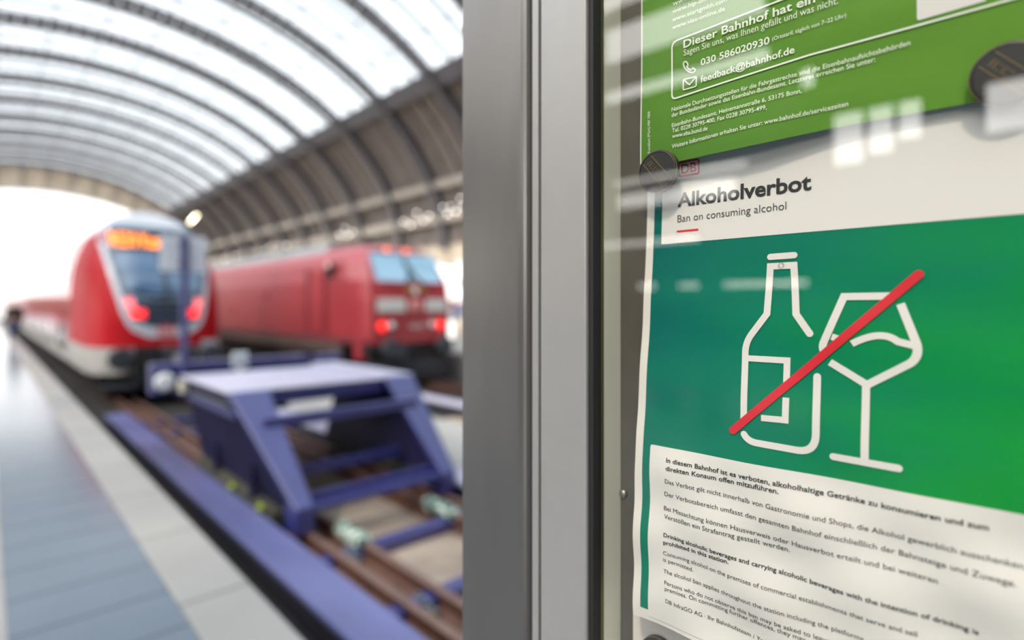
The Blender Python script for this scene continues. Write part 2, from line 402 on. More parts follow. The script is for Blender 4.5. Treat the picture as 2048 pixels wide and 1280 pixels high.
# long walls with tall windows
def side_wall(x0, x1, zs, z1, openings, name, m, y0=Y0, y1=Y1, zb=GROUND):
    """wall slab between x0..x1 with rectangular openings (y0, y1, z0, z1)"""
    ys = sorted({y0, y1, *[o[0] for o in openings], *[o[1] for o in openings]})
    zz = sorted({zb, z1, *[o[2] for o in openings], *[o[3] for o in openings]})
    mb = MB()
    for a, b in zip(ys, ys[1:]):
        for c, d in zip(zz, zz[1:]):
            my, mz = (a+b)/2, (c+d)/2
            if any(o[0] < my < o[1] and o[2] < mz < o[3] for o in openings): continue
            mb.box(x0, x1, a, b, c, d)
    return struct(mb.build(name, m))
ops = []
for y in arch_y:
    for k in range(3):
        ops.append((y+0.9+k*2.4, y+2.9+k*2.4, 1.6, 3.6)); ops.append((y+0.9+k*2.4, y+2.9+k*2.4, 4.2, 6.2))
side_wall(35.7, 36.2, 0, 8.0, [o for o in ops if o[0] > Y0 and o[1] < Y1], 'wall_right', M['wall_beige'])
# left wall: only its mirror image in the display case glass is seen
opl = [(6.2, 13.2, 10.2, 13.6), (14.0, 26.0, 10.2, 13.6), (-1.6, 0.4, 6.4, 7.9), (1.9, 2.5, 6.6, 7.9), (2.6, 3.3, 6.3, 7.9), (3.4, 4.3, 6.1, 7.9),
       (4.8, 5.6, 8.9, 9.7), (7.4, 12.6, 5.6, 6.3), (7.0, 12.8, 6.6, 6.9), (8.8, 13.6, 4.0, 4.25), (5.0, 8.0, 2.2, 2.4), (10.6, 11.6, 2.2, 2.45), (8.8, 9.8, 2.2, 2.4),
       (-6, -3, 6.2, 8.0), (20, 60, 2.0, 6.0), (70, 120, 2.0, 6.0), (-20, -9, 3, 8)]
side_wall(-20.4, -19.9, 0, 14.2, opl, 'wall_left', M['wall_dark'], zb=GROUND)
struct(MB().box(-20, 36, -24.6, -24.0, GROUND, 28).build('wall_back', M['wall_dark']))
mb = MB(); mb.box(35.93, 35.95, Y0, Y1, 1.5, 6.3)
struct(mb.build('window_2', M['win_glass']))

# ------------------------------------------------------------------ tracks
def railway_track(name, label, cx, y0, y1, guards=True):
    t = thing(name, label, 'railway track', (cx, y0, GROUND))
    for s_ in (-1, 1):
        for off, hh in ((0.80, 0.0), (0.515, 0.0)) if guards else ((0.80, 0.0),):
            x = cx+s_*off; b = MB(); r = RAIL+hh
            b.prism([(x-.07, GROUND), (x+.07, GROUND), (x+.07, GROUND+.02), (x+.012, GROUND+.045), (x+.012, r-.05), (x+.036, r-.038), (x+.036, r), (x-.036, r), (x-.036, r-.038), (x-.012, r-.05), (x-.012, GROUND+.045), (x-.07, GROUND+.02)], 'y', y0, y1)
            o = b.build('rail', [M['rust'], M['rail_top']], t, bevel=0.006)
            for p in o.data.polygons:
                if p.normal.z > 0.9 and p.center.z > 0.1: p.material_index = 1
    for y in ([3.55, 4.7, 11.3, 12.6] if guards else [4, 8, 12]):
        MB().box(cx-.95, cx+.95, y-.06, y+.10, GROUND+.005, RAIL-.055).build('tie_bar', M['blue'] if guards else M['rust'], t, bevel=0.008)
    if guards:
        for s_ in (-1, 1):
            for y in (4.62, 3.45):
                b = MB()
                for k in (0, 1, 2):
                    b.lathe([(0.028, 0), (0.028, 0.03), (0.016, 0.032), (0.016, 0.07)], (cx+s_*0.655, y+k*0.07, GROUND+0.07+0.012*k), (0.15*s_, -0.1, 1), 10)
                b.box(cx+s_*0.655-.06, cx+s_*0.655+.06, y-.05, y+.2, GROUND+.01, GROUND+.075)
                b.build('bolt_cluster', M['steel_grey'], t)
    return t
TX1, TX2 = 3.06, 8.68
railway_track('railway_track', 'brown rusty track with inner guard rails under the blue buffer stop', TX1, 0.3, 120)
railway_track('railway_track', 'rusty track under the faded red locomotive', TX2, 0.3, 120, guards=False)
def kerb(x, y0, y1, label, m):
    t = thing('kerb_beam', label, 'kerb beam', (x, y0, GROUND))
    MB().box(x-.18, x+.18, y0, y1, RAIL+.03, RAIL+.085).build('top_plate', m, t, bevel=0.012)
    MB().box(x-.165, x+.165, y0+.02, y1-.02, GROUND-.05, RAIL+.029).build('side_plate', M['kerb_side'], t)
kerb(1.84, 0.3, 13.2, 'scuffed blue steel beam lying between platform edge and rails', M['kerb_blue'])
kerb(4.28, 0.3, 13.2, 'pale blue steel beam along the far side of the buffer stop rails', M['blue_toplit'])
kerb(TX2-1.25, 0.3, 12.4, 'pale beam with dark side in front of the locomotive track', M['blue_toplit'])

# ------------------------------------------------------------------ buffer stop
bs = thing('buffer_stop', 'large blue violet steel buffer stop with sloping front legs on the rails', 'buffer stop', (TX1, 6.5, RAIL))
ZT = CAM.z-0.93; ZF = CAM.z-1.93; XL, XR = 1.89, 4.23; YF, YT, YB = 5.19, 6.44, 8.45
for s_, xo, xi, fo, fi in ((-1, XL, XL+.43, 2.12, 2.30), (1, XR, XR-.43, 4.0, 3.82)):
    b = MB()
    d = 0.06
    top = [(xo, YT, ZT), (xi, YT, ZT)]; ft = [(fo, YF, ZF), (fi, YF, ZF)]
    vs_ = [*top, ft[1], ft[0]]
    n = Vector((0, ZF-ZT, YT-YF)).normalized()*-1
    n = Vector((0, -(ZT-ZF), (YT-YF))).normalized()
    vs2 = [Vector(p)-n*0.05+Vector((0, 0.04, 0)) for p in vs_]
    b.add(vs_+[tuple(v) for v in vs2], [(0, 1, 2, 3), (7, 6, 5, 4), (0, 4, 5, 1), (1, 5, 6, 2), (2, 6, 7, 3), (3, 7, 4, 0)])
    b.build('sloping_leg', M['blue_toplit'] if False else M['blue'], bs, bevel=0.012)
    b = MB(); b.box(min(fo, fi), max(fo, fi), YF+.002, YF+.30, RAIL+.004, ZF-.002); b.build('foot', M['blue'], bs, bevel=0.01)
    # side plate, leaning a little outwards
    b = MB(); pr = [(YF+.06, ZF-.03), (YT+.05, ZT-.06), (YB, ZT-.06), (YB+.03, RAIL+.14), (YF+.25, RAIL+.14)]
    def SX(z, inn): tt = (z-ZF)/(ZT-ZF); return (fo+(xo-fo)*tt)-s_*(0.02+inn)
    vs_ = [(SX(z, 0), y, z) for y, z in pr]+[(SX(z, .03), y, z) for y, z in pr]
    k = len(pr)
    b.add(vs_, [tuple(range(k)), tuple(range(2*k-1, k-1, -1))]+[(i, (i+1) % k, k+(i+1) % k, k+i) for i in range(k)])
    b.build('side_plate', M['blue_dark'], bs)
    b = MB(); z0 = ZT-.20
    b.box(min(SX(z0, -.008), SX(z0, .01)), max(SX(z0, -.008), SX(z0, .01)), YT+.22, YB-.3, ZT-.20, ZT-.09); b.build('inset_panel', M['steel_grey'], bs)
    b = MB(); xx = SX(ZT-.3, -.02); b.box(xx-.03, xx+.03, YT-.10, YB-.12, ZT-.29, ZT-.23); b.build('side_rail', M['blue'], bs, bevel=0.008)
    b = MB(); xx = fo-s_*0.0; b.box(xx-.06, xx+.06, YF+.45, YB-.1, RAIL+.01, RAIL+.13); b.build('rail_clamp', M['olive'], bs, bevel=0.01)
    for yk in (5.85, 6.75):
        MB().lathe([(.03, 0), (.035, .03), (.02, .055)], (fo+s_*.075, yk, RAIL+.13), (s_, 0, .3), 14).build('clamp_marker', M['lime'], bs)
    for yk in (6.2, 7.5):
        MB().box(SX(RAIL+.3, -.05)-.02, SX(RAIL+.3, -.05)+.02, yk, yk+.12, RAIL+.10, RAIL+.5).build('stiffener', M['blue_dark'], bs)
MB().box(XL, XR-.44, YT, YB, ZT-.03, ZT).build('top_plate', M['blue_toplit'], bs, bevel=0.01)
MB().box(XR-.42, XR, YT, YB+.3, ZT-.025, ZT+.012).build('top_strip', M['blue_toplit'], bs, bevel=0.01)
MB().box(XL+.44, XR-.45, YT+.02, YT+.08, ZT-.19, ZT-.031).build('front_plate', M['blue'], bs, bevel=0.006)
MB().box(XL+.22, XR-.22, YT-.44, YT-.32, ZT-.37, ZT-.25).build('upper_bar', M['blue'], bs, bevel=0.012)
MB().box(2.25, 3.87, YF+.95, YF+1.07, ZF+.02, ZF+.13).build('inner_bar', M['blue'], bs, bevel=0.012)
MB().box(2.30, 3.82, YF+.03, YF+.16, ZF-.07, ZF-.002).box(2.30, 3.82, YF+.19, YF+.26, ZF-.03, ZF+.06).build('lower_bar', M['blue'], bs, bevel=0.010)
MB().box(2.55, 3.0, YT+1.0, YT+1.5, ZT-.33, ZT-.29).box(2.6, 2.8, YT+.6, YT+.9, ZT-.36, ZT-.31).build('inner_bracket', M['cream_plate'], bs, bevel=0.02)
MB().lathe([(.05, 0), (.06, .05), (.06, .3), (.04, .34)], (2.9, YT+.7, ZT-.62), (0, 1, .15), 14).build('damper', M['sign_grey'], bs)
MB().box(XL-.02, XL+.05, YB-.16, YB+.02, ZT-.22, ZT-.06).build('corner_plate', M['cream_plate'], bs, bevel=0.01)
# friction shoes with pasted wraps on the guard rails
for s_ in (-1, 1):
    x = TX1+s_*0.515
    b = MB(); b.lathe([(.07, 0), (.085, .03), (.085, .46), (.07, .5), (.05, .52)], (x, 5.15, RAIL-.01), (0, -1, 0), 18)
    o = b.build('friction_shoe', M['sticker'], bs, smooth=True)
# buffer beam facing the train
for xa, xb, yy in ((1.66, 3.92, 9.0), (4.02, 4.42, 8.9)):
    MB().box(xa, xb, yy, yy+.25, ZT-.32, ZT+.12).build('buffer_beam', M['blue'], bs, bevel=0.02)
MB().box(1.9, 4.2, YB+.003, 8.95, ZT-.30, ZT-.05).build('beam_neck', M['blue_dark'], bs)
for x in (1.79,):
    MB().lathe([(.08, 0), (.08, .12), (.125, .13), (.13, .17), (.09, .2)], (x, 8.99, ZT-.12), (0, -1, 0), 20).build('buffer_head', M['sign_grey'], bs, smooth=False)
for x in (2.15, 3.95):
    MB().lathe([(.10, 0), (.10, .35), (.19, .36), (.20, .42), (.12, .45)], (x, 9.26, ZT-.1), (0, 1, 0), 20).build('buffer_pad', M['steel_grey'], bs)
# number plate standing on the buffer stop
npl = thing('number_plate', 'small white number plate standing on the back edge of the buffer stop', 'sign', (2.62, 8.66, ZT))
b = MB(); b.box(2.60, 2.82, 8.66, 8.69, ZT+.03, ZT+.25); b.build('plate', M['sign_white'], npl, bevel=0.01)
MB().box(2.67, 2.75, 8.665, 8.685, ZT-.049, ZT+.03).build('bracket', M['sign_white'], npl)

# ------------------------------------------------------------------ text helper
_tc = {}
def text_mesh(s, off=0.0):
    k = (s, off)
    if k in _tc: return _tc[k]
    c = bpy.data.curves.new('t', 'FONT'); c.body = s; c.offset = off; c.resolution_u = 3
    o = bpy.data.objects.new('t', c); COL.objects.link(o)
    dg = bpy.context.evaluated_depsgraph_get(); me = bpy.data.meshes.new_from_object(o.evaluated_get(dg))
    vs = [tuple(v.co) for v in me.vertices]; fs = [tuple(p.vertices) for p in me.polygons]
    x0 = min(v[0] for v in vs); x1 = max(v[0] for v in vs)
    vs = [((v[0]-x0)/(x1-x0), v[1]/0.70) for v in vs]
    bpy.data.objects.remove(o); bpy.data.curves.remove(c); bpy.data.meshes.remove(me)
    _tc[k] = (vs, fs, (x1-x0)/0.70); return _tc[k]
def flat_text(mb, s, P0, U, V, h, off=0.0, width=None):
    vs, fs, asp = text_mesh(s, off); W = width or asp*h
    P0 = Vector(P0); U = Vector(U); V = Vector(V)
    mb.add([P0+U*(x*W)+V*(y*h) for x, y in vs], fs)

b = MB(); flat_text(b, '101', (2.63, 8.655, ZT+.09), (1, 0, 0), (0, 0, 1), 0.10, 0.02, 0.16); b.build('digits', M['dark_text'], npl, fix=False)

# ------------------------------------------------------------------ sign on a pole
sp = thing('stop_signal', 'square grey sign board seen from behind on a dark blue pole', 'sign', (2.02, 8.78, RAIL))
MB().lathe([(.05, 0), (.05, CAM.z+.97-ZT+.05), (.035, CAM.z+.985-ZT+.05)], (2.02, 8.80, ZT-.049), (0, 0, 1), 16).build('pole', M['blue'], sp)
b = MB(); b.box(1.735, 2.315, 8.85, 8.88, CAM.z+.475, CAM.z+.98); b.build('sign_board', M['sign_grey'], sp, bevel=0.02)
for zc in (.55, .84): MB().box(1.96, 2.08, 8.80, 8.85, CAM.z+zc, CAM.z+zc+.06).build('clamp', M['steel_grey'], sp)

# ================================================================== double-deck train
def interp(tab, z):
    if z <= tab[0][0]: return tab[0][1]
    for (a, va), (b, vb) in zip(tab, tab[1:]):
        if z <= b:
            t = (z-a)/(b-a); return va+(vb-va)*t
    return tab[-1][1]
WTAB = [(.30, 1.26), (.55, 1.36), (1.0, 1.40), (2.55, 1.40), (3.1, 1.36), (3.6, 1.24), (4.0, 1.08), (4.25, .92), (4.45, .68), (4.57, .38), (4.63, .04)]
YTAB = [(.30, 15.2), (1.2, 14.95), (1.9, 14.98), (2.4, 15.12), (3.0, 15.42), (3.6, 15.85), (4.0, 16.25), (4.3, 16.75), (4.5, 16.95), (4.63, 17.15)]
YEND = 17.2
NEXP = 3.8
def nose(t, z, off=0.0):
    """t in -1..1 around the nose at height z above rail"""
    a = t*PI/2; wd = interp(WTAB, z); yf = interp(YTAB, z)
    p = 2/NEXP
    x = sgnpow(math.sin(a), p)*wd; y = YEND-(YEND-yf)*abs(math.cos(a))**p
    return Vector((TX1+x, y, RAIL+z))
def nose_n(t, z):
    e = 0.004
    t0 = max(-.999, min(.999, t))
    du = nose(t0+e, z)-nose(t0-e, z); dv = nose(t, z+.02)-nose(t, z-.02)
    n = du.cross(dv)
    return n.normalized()*(1 if n.y < 0 else -1) if abs(n.y) > 1e-6 else n.normalized()
def t_of_x(x, z):
    wd = interp(WTAB, z); q = max(-1, min(1, x/wd)); return math.asin(sgnpow(q, NEXP/2) if abs(q) <= 1 else 1)/(PI/2)
tr = thing('passenger_train', 'bright red double-deck train with orange destination display facing the buffer stop', 'train', (TX1, 15, RAIL))
TEND = 96.0
def ring_part(name, zs, m, ya=None, yb=None, nose_on=True):
    ya = YEND if ya is None else ya; yb = TEND if yb is None else yb
    mb = MB(); ts = [-1+2*i/36 for i in range(37)]
    def P(u, z):
        if u < -1: return Vector((TX1-interp(WTAB, z), ya+(yb-ya)*(-u-1), RAIL+z))
        if u > 1: return Vector((TX1+interp(WTAB, z), ya+(yb-ya)*(u-1), RAIL+z))
        return nose(u, z)
    us = [-2, -1.6, -1.3, -1.1]+ts+[1.1, 1.3, 1.6, 2]
    if nose_on: mb.grid(P, us, zs)
    else:
        mb.grid(P, [-2, -1.5, -1.00001], zs); mb.grid(P, [1.00001, 1.5, 2], zs)
    return mb.build(name, m, tr, smooth=True)
ring_part('cab', frange(1.24, 4.02, 16), M['cab_red'], yb=19.2)
ring_part('body', frange(1.24, 4.02, 16), M['train_red'], ya=19.2, nose_on=False)
ring_part('roof', frange(4.02, 4.63, 12), M['roof_grey'])
ring_part('skirt', frange(.62, 1.24, 4), M['skirt'])
b = MB(); b.box(TX1-1.15, TX1+1.15, 15.9, 90, .18+RAIL, .75+RAIL); b.build('underframe', M['black'], tr)
for y in (18.6, 21.0, 33, 36):
    for s_ in (-1, 1):
        MB().lathe([(.2, 0), (.46, .01), (.46, .06), (.42, .10), (.15, .13)], (TX1+s_*.78, y, RAIL+.46), (s_, 0, 0), 24).build('wheel', M['dark_gear'], tr)
# nose patches
def patch(name, zl, half_in, half_out, m, off, parent=None, n=14, nz=16):
    """patch on the nose between half widths given as functions of z; half_in None = full"""
    mb = MB(); zs = frange(zl[0], zl[1], nz)
    def mk(fa, fb):
        def P(u, z):
            xa, xb = fa(z), fb(z); x = xa+(xb-xa)*u; t = t_of_x(x, z)
            return nose(t, z)+nose_n(t, z)*off
        mb.grid(P, frange(0, 1, n), zs)
    if half_in is None: mk(lambda z: -half_out(z), lambda z: half_out(z))
    else:
        mk(lambda z: -half_out(z), lambda z: -half_in(z)); mk(lambda z: half_in(z), lambda z: half_out(z))
    return mb.build(name, m, parent or tr, smooth=True, fix=False)
OUT = [(1.45, .35), (1.52, .52), (1.62, .66), (1.8, .78), (2.1, .87), (2.6, .97), (3.2, 1.07), (3.7, 1.13), (4.0, 1.03), (4.2, .90)]
INN = [(1.70, .30), (1.74, .55), (1.85, .66), (2.1, .75), (2.6, .86), (3.2, .97), (3.7, 1.03), (4.02, .93), (4.2, .80)]
patch('front_band', (1.45, 4.02), None, lambda z: interp(OUT, z), M['band_grey'], .012)
mask = patch('front_mask', (1.70, 4.18), None, lambda z: interp(INN, z), M['mask_blue'], .022)
patch('windscreen', (2.30, 3.46), None, lambda z: interp(INN, z)-.12, M['windscreen'], .030)
patch('display_box', (3.50, 4.0), None, lambda z: .86, M['black'], .034)
b = MB()
for x0, x1, z0, z1 in ((-.35, .35, 2.02, 2.10), (-.35, .35, 1.88, 1.94), (-.5, .5, 2.2, 2.26)):
    def P(u, z): t = t_of_x(u, z); return nose(t, z)+nose_n(t, z)*.032
    b.grid(P, frange(x0, x1, 8), frange(z0, z1, 2))
b.build('front_grille', M['black'], tr, fix=False)
# destination display
b = MB()
def nose_text(mb, s, x0, x1, z, h, off, bold=.02):
    vs, fs, asp = text_mesh(s, bold)
    out = []
    for x, y in vs:
        X = x0+(x1-x0)*x; Z = z+y*h; t = t_of_x(X, Z); out.append(nose(t, Z)+nose_n(t, Z)*off)
    mb.add(out, fs)
nose_text(b, 'RE30', -.92, -.40, 3.58, .34, .042); nose_text(b, 'Kassel', -.33, .30, 3.58, .34, .042)
b.build('destination_text', M['led'], tr, fix=False)
# tail lamps
for s_ in (-1, 1):
    b = MB()
    def P(u, z): X = s_*(.40+.28*u); t = t_of_x(X, z); return nose(t, z)+nose_n(t, z)*.04
    b.grid(P, frange(0, 1, 6), frange(1.90, 2.09, 4)); b.build('tail_lamp', M['tail_red'], tr, fix=False)
    b = MB()
    def P2(u, z): X = s_*(.56+.18*u+(z-2.1)*.25); t = t_of_x(X, z); return nose(t, z)+nose_n(t, z)*.041
    b.grid(P2, frange(0, 1, 4), frange(2.09, 2.36, 4)); b.build('marker_lamp', M['tail_pink'], tr, fix=False)
# wiper
b = MB(); pts = [nose(t_of_x(x, z), z)+Vector((0, -.06, 0)) for x, z in ((0, 2.1), (.06, 2.5), (.02, 3.0), (-.02, 3.4))]; b.tube(pts, .03, 8)
pts = [nose(t_of_x(x, z), z)+Vector((0, -.06, 0)) for x, z in ((-.7, 2.52), (-.2, 2.42), (.3, 2.45), (.75, 2.5))]; b.tube(pts, .035, 8)
b.build('wiper', M['black'], tr)
# logo on the band
b = MB()
def P(u, z): t = t_of_x(u, z); return nose(t, z)+nose_n(t, z)*.025
b.grid(P, frange(-.16, .16, 6), frange(1.50, 1.72, 4)); lg = b.build('logo', M['print_red'], tr, fix=False)
b = MB(); nose_text(b, 'DB', -.11, .11, 1.545, .13, .032); b.build('logo_letters', M['white_paint'], lg, fix=False)
# coupler, buffers, steps
MB().box(TX1-.10, TX1+.62, 14.82, 15.5, RAIL+.72, RAIL+1.22).build('coupler_box', M['dark_gear'], tr, bevel=.03)
MB().box(TX1-.62, TX1-.12, 14.90, 15.6, RAIL+.45, RAIL+1.26).build('coupler_recess', M['black'], tr, bevel=.02)
MB().box(TX1+.1, TX1+.3, 14.78, 14.82, RAIL+.92, RAIL+1.06).build('coupler_plate', M['skirt'], tr)
for s_ in (-1, 1):
    MB().lathe([(.11, 0), (.11, .4), (.24, .42), (.25, .46), (.20, .5)], (TX1+s_*.90, 15.25, RAIL+1.02), (0, -1, 0), 24).build('buffer', M['dark_gear'], tr)
MB().box(TX1-1.2, TX1+1.2, 15.0, 15.2, RAIL+.30, RAIL+.42).build('snow_plough', M['dark_gear'], tr, bevel=.02)
def red_stripe(u, z): t = t_of_x(u, z); return nose(t, z)+nose_n(t, z)*.02
b = MB(); b.grid(red_stripe, frange(.75, 1.30, 8), frange(1.16, 1.36, 3)); b.build('handrail_strip', M['tail_pink'] if False else M['band_grey'], tr, fix=False)
# side windows on the long coaches, two decks
for s_ in (-1, 1):
    for k in range(18):
        y = 20.4+k*4.1
        for z0, z1 in ((.92, 1.62), (2.72, 3.42)):
            b = MB()
            def P(u, z): return Vector((TX1+s_*(interp(WTAB, z)+.012), u, RAIL+z))
            b.grid(P, [y, y+2.6], frange(z0, z1, 5)); b.build('side_window', M['win_dark'], tr, fix=False)

# ================================================================== locomotive
lo = thing('locomotive', 'faded red electric locomotive with two red tail lamps standing beside the double-deck train', 'locomotive', (TX2, 13.3, RAIL))
LW = [(1.15, 1.42), (1.35, 1.49), (2.9, 1.49), (3.45, 1.40), (3.72, 1.20), (3.92, .95)]
LY = [(1.15, 13.25), (2.35, 13.25), (2.80, 13.35), (3.72, 13.85), (3.92, 14.3)]
def lprof(z):
    wd = interp(LW, z); y = interp(LY, z); c = .22 if z < 2.9 else .22+.1*(z-2.9)
    return [(-wd, 32.0), (-wd, 15.3), (-wd, y+.75), (-wd+c*.5, y+.28), (-wd+c, y), (wd-c, y), (wd-c*.5, y+.28), (wd, y+.75), (wd, 15.3), (wd, 32.0)]
def lpt(u, z):
    pr = lprof(z); i = min(int(u), len(pr)-2); f = u-i; a, c = pr[i], pr[i+1]
    return Vector((TX2+a[0]+(c[0]-a[0])*f, a[1]+(c[1]-a[1])*f, RAIL+z))
def lfront(x, z, off=.0): return Vector((TX2+x, interp(LY, z)-off, RAIL+z))
zs = [1.15, 1.35, 1.8, 2.35, 2.6, 2.8, 2.9, 3.2, 3.45, 3.6, 3.72, 3.85, 3.92]
b = MB(); b.grid(lpt, list(range(10)), zs); b.add([lpt(u, 3.92) for u in range(10)], [tuple(range(10))])
b.build('body', M['loco_red'], lo, bevel=.02)
# roof equipment behind the cab
b = MB(); b.prism([(TX2-1.2, RAIL+3.6), (TX2+1.2, RAIL+3.6), (TX2+.9, RAIL+4.12), (TX2-.9, RAIL+4.12)], 'y', 16.4, 31.5); b.build('roof_cover', M['loco_roof'], lo, bevel=.03)
b = MB(); b.box(TX2-.8, TX2-.2, 18.0, 21.0, RAIL+4.12, RAIL+4.22).box(TX2-.9, TX2-.5, 22.0, 24.5, RAIL+4.12, RAIL+4.25); b.build('roof_grille', M['dark_gear'], lo)
b = MB()
for a, c in (((-.5, 24.5, 4.2), (-.4, 26.5, 4.34)), ((.5, 24.5, 4.2), (.4, 26.5, 4.34)), ((-.8, 26.5, 4.36), (.8, 26.5, 4.36))):
    b.bar((TX2+a[0], a[1], RAIL+a[2]), (TX2+c[0], c[1], RAIL+c[2]), .06, .06)
b.build('pantograph', M['dark_gear'], lo)
b = MB()
b.box(TX2-1.40, TX2+1.40, 14.8, 31.8, RAIL+.85, RAIL+1.15); b.build('underframe', M['frame_brown'], lo)
b = MB(); b.box(TX2-1.1, TX2+1.1, 15.0, 31.5, RAIL+.25, RAIL+.85); b.build('running_gear', M['black'], lo)
for y in (16.6, 19.2, 26.2, 28.8):
    for s_ in (-1, 1):
        MB().lathe([(.3, 0), (.62, .01), (.62, .07), (.55, .12), (.2, .16)], (TX2+s_*.80, y, RAIL+.62), (s_, 0, 0), 24).build('wheel', M['dark_gear'], lo)
for y in (17.9, 27.5):
    for s_ in (-1, 1):
        MB().box(TX2+s_*1.12-.09, TX2+s_*1.12+.09, y-1.9, y+1.9, RAIL+.5, RAIL+.78).build('bogie_frame', M['frame_brown'], lo, bevel=.03)
xl = TX2-1.49
for y in (15.42, 16.68):
    MB().box(xl-.015, xl+.02, y, y+.14, RAIL+1.36, RAIL+3.3).build('door_groove', M['loco_dark_red'], lo)
MB().box(xl-.03, xl+.02, 15.62, 16.62, RAIL+1.42, RAIL+3.2).build('cab_door', M['loco_red'], lo, bevel=.01)
MB().box(xl-.10, xl+.02, 14.98, 15.26, RAIL+3.0, RAIL+3.42).build('mirror_housing', M['black'], lo, bevel=.02)
MB().lathe([(.08, 0), (.09, .03), (.05, .05)], (xl-.10, 15.12, RAIL+3.34), (-1, -.4, 0), 14).build('mirror_lamp', M['pink_print'], lo)
MB().box(xl-.02, xl+.02, 20.1, 20.3, RAIL+2.4, RAIL+2.6).box(xl-.02, xl+.02, 23.6, 23.8, RAIL+1.9, RAIL+2.1).build('side_hatch', M['loco_dark_red'], lo)
for x0, x1 in ((-1.05, .03), (.10, 1.12)):
    b = MB(); b.grid(lambda u, z: lfront(u, z, .015), frange(x0, x1, 4), frange(2.86, 3.66, 5)); b.build('windscreen', M['loco_glass'], lo, fix=False)
b = MB(); b.grid(lambda u, z: lfront(u, z, .02), frange(-1.08, 1.15, 4), frange(3.67, 3.70, 1)); b.grid(lambda u, z: lfront(u, z, .02), [.03, .10], frange(2.86, 3.66, 5)); b.build('windscreen_frame', M['dark_gear'], lo, fix=False)
for x in (-.42, .22):
    MB().lathe([(.07, 0), (.08, .05), (.05, .08)], lfront(x, 3.76, .0), (0, -1, .2), 16).build('upper_lamp', M['amber'], lo)
b = MB(); b.tube([lfront(-.15, 2.80, .05), lfront(.05, 3.1, .07), lfront(-.02, 3.55, .07)], .03, 8); b.tube([lfront(.45, 2.78, .05), lfront(.2, 3.0, .07), lfront(.12, 3.3, .07)], .03, 8); b.build('wiper', M['black'], lo)
b = MB(); b.box(TX2-.95, TX2-.20, 13.235, 13.26, RAIL+2.74, RAIL+2.78); b.box(TX2+.3, TX2+.9, 13.235, 13.26, RAIL+2.74, RAIL+2.78); b.build('wiper_rail', M['black'], lo)
MB().lathe([(.10, 0), (.11, .03), (.07, .05)], lfront(.12, 2.60, 0), (0, -1, 0), 18).build('front_lamp', M['white_paint'], lo)
MB().box(TX2-.22, TX2+.0, 13.225, 13.26, RAIL+2.58, RAIL+2.70).box(TX2+.24, TX2+.44, 13.225, 13.26, RAIL+2.58, RAIL+2.70).build('emblem', M['emblem'], lo, bevel=.01)
for x0, x1 in ((-1.10, -.22), (.46, 1.16)):
    MB().box(TX2+x0, TX2+x1, 13.225, 13.26, RAIL+2.02, RAIL+2.38).build('front_panel', M['panel_white'], lo, bevel=.012)
b = MB(); b.box(TX2-.06, TX2+.30, 13.228, 13.258, RAIL+2.06, RAIL+2.34); lg = b.build('logo', M['pink_print'], lo, bevel=.01)
b = MB(); flat_text(b, 'DB', (TX2-.0, 13.22, RAIL+2.11), (1, 0, 0), (0, 0, 1), .18, .02, .24); b.build('logo_letters', M['print_red'], lg, fix=False)
b = MB(); flat_text(b, '146 227', (TX2-.10, 13.235, RAIL+1.56), (1, 0, 0), (0, 0, 1), .12, .01, .52); b.build('running_number', M['white_paint'], lo, fix=False)
for s_ in (-1, 1):
    MB().lathe([(.13, 0), (.14, .03), (.11, .06)], (TX2+s_*.95, 13.25, RAIL+1.63), (0, -1, 0), 20).build('tail_lamp', M['tail_red'], lo)
    MB().lathe([(.09, 0), (.10, .03), (.07, .05)], (TX2+s_*.67, 13.25, RAIL+1.65), (0, -1, 0), 20).build('head_lamp', M['sign_grey'], lo)
    MB().lathe([(.12, 0), (.12, .35), (.27, .37), (.28, .41), (.22, .45)], (TX2+s_*.88, 13.30, RAIL+1.05), (0, -1, 0), 24).build('buffer', M['dark_gear'], lo)
    MB().box(TX2+s_*1.30-.12, TX2+s_*1.30+.12, 13.55, 13.95, RAIL+.72, RAIL+1.16).build('step', M['loco_red'], lo, bevel=.02)
MB().box(TX2-1.35, TX2+1.35, 13.28, 13.75, RAIL+.86, RAIL+1.15).build('buffer_beam', M['black'], lo)
MB().box(TX2-.62, TX2-.15, 13.2, 13.32, RAIL+.70, RAIL+1.10).build('coupling_box', M['dark_gear'], lo, bevel=.02)
MB().box(TX2-1.25, TX2+1.25, 13.35, 13.55, RAIL+.2, RAIL+.7).build('snow_plough', M['dark_gear'], lo, bevel=.02)

# ================================================================== lamps and distant things
def hall_lamp(x, y, z, label):
    t = thing('hall_lamp', label, 'lamp', (x, y, z), 'small lamps along the side wall')
    MB().lathe([(.05, 0), (.14, .05), (.16, .12)], (x, y, z+.12), (0, 0, 1), 14).build('housing', M['lamp_case'], t)
    MB().lathe([(.02, 0), (.07, .03), (.08, .12)], (x, y, z), (0, 0, 1), 14).build('bulb', M['lamp_white'], t, smooth=True)
    MB().tube([(x, y, z+.24), (x, y, z+.9)], .02, 6).build('rod', M['lamp_case'], t)
lx = 34.2
ly = [(119, 10.6), (112, 10.9), (97, 10.7), (94, 11.4), (90, 11.2), (87.5, 10.9), (69.5, 10.9), (68, 11.6), (67.2, 10.6), (66, 10.9), (54, 11.0), (52.5, 10.4), (51.3, 11.6), (50, 10.6), (49, 11.0),
      (46.5, 11.6), (45.8, 10.8), (45.2, 11.5), (44.4, 10.9), (43.6, 12.1), (43.2, 11.3)]
for i, (y, z) in enumerate(ly):
    hall_lamp(lx, y, z, 'small bright round lamp in the sparkling row under the hall roof, above the locomotive')
fl = thing('roof_flood_lamp', 'warm lit oblong flood lamp under the boarded roof above the double-deck train', 'lamp', (29.6, 122, 18.6))
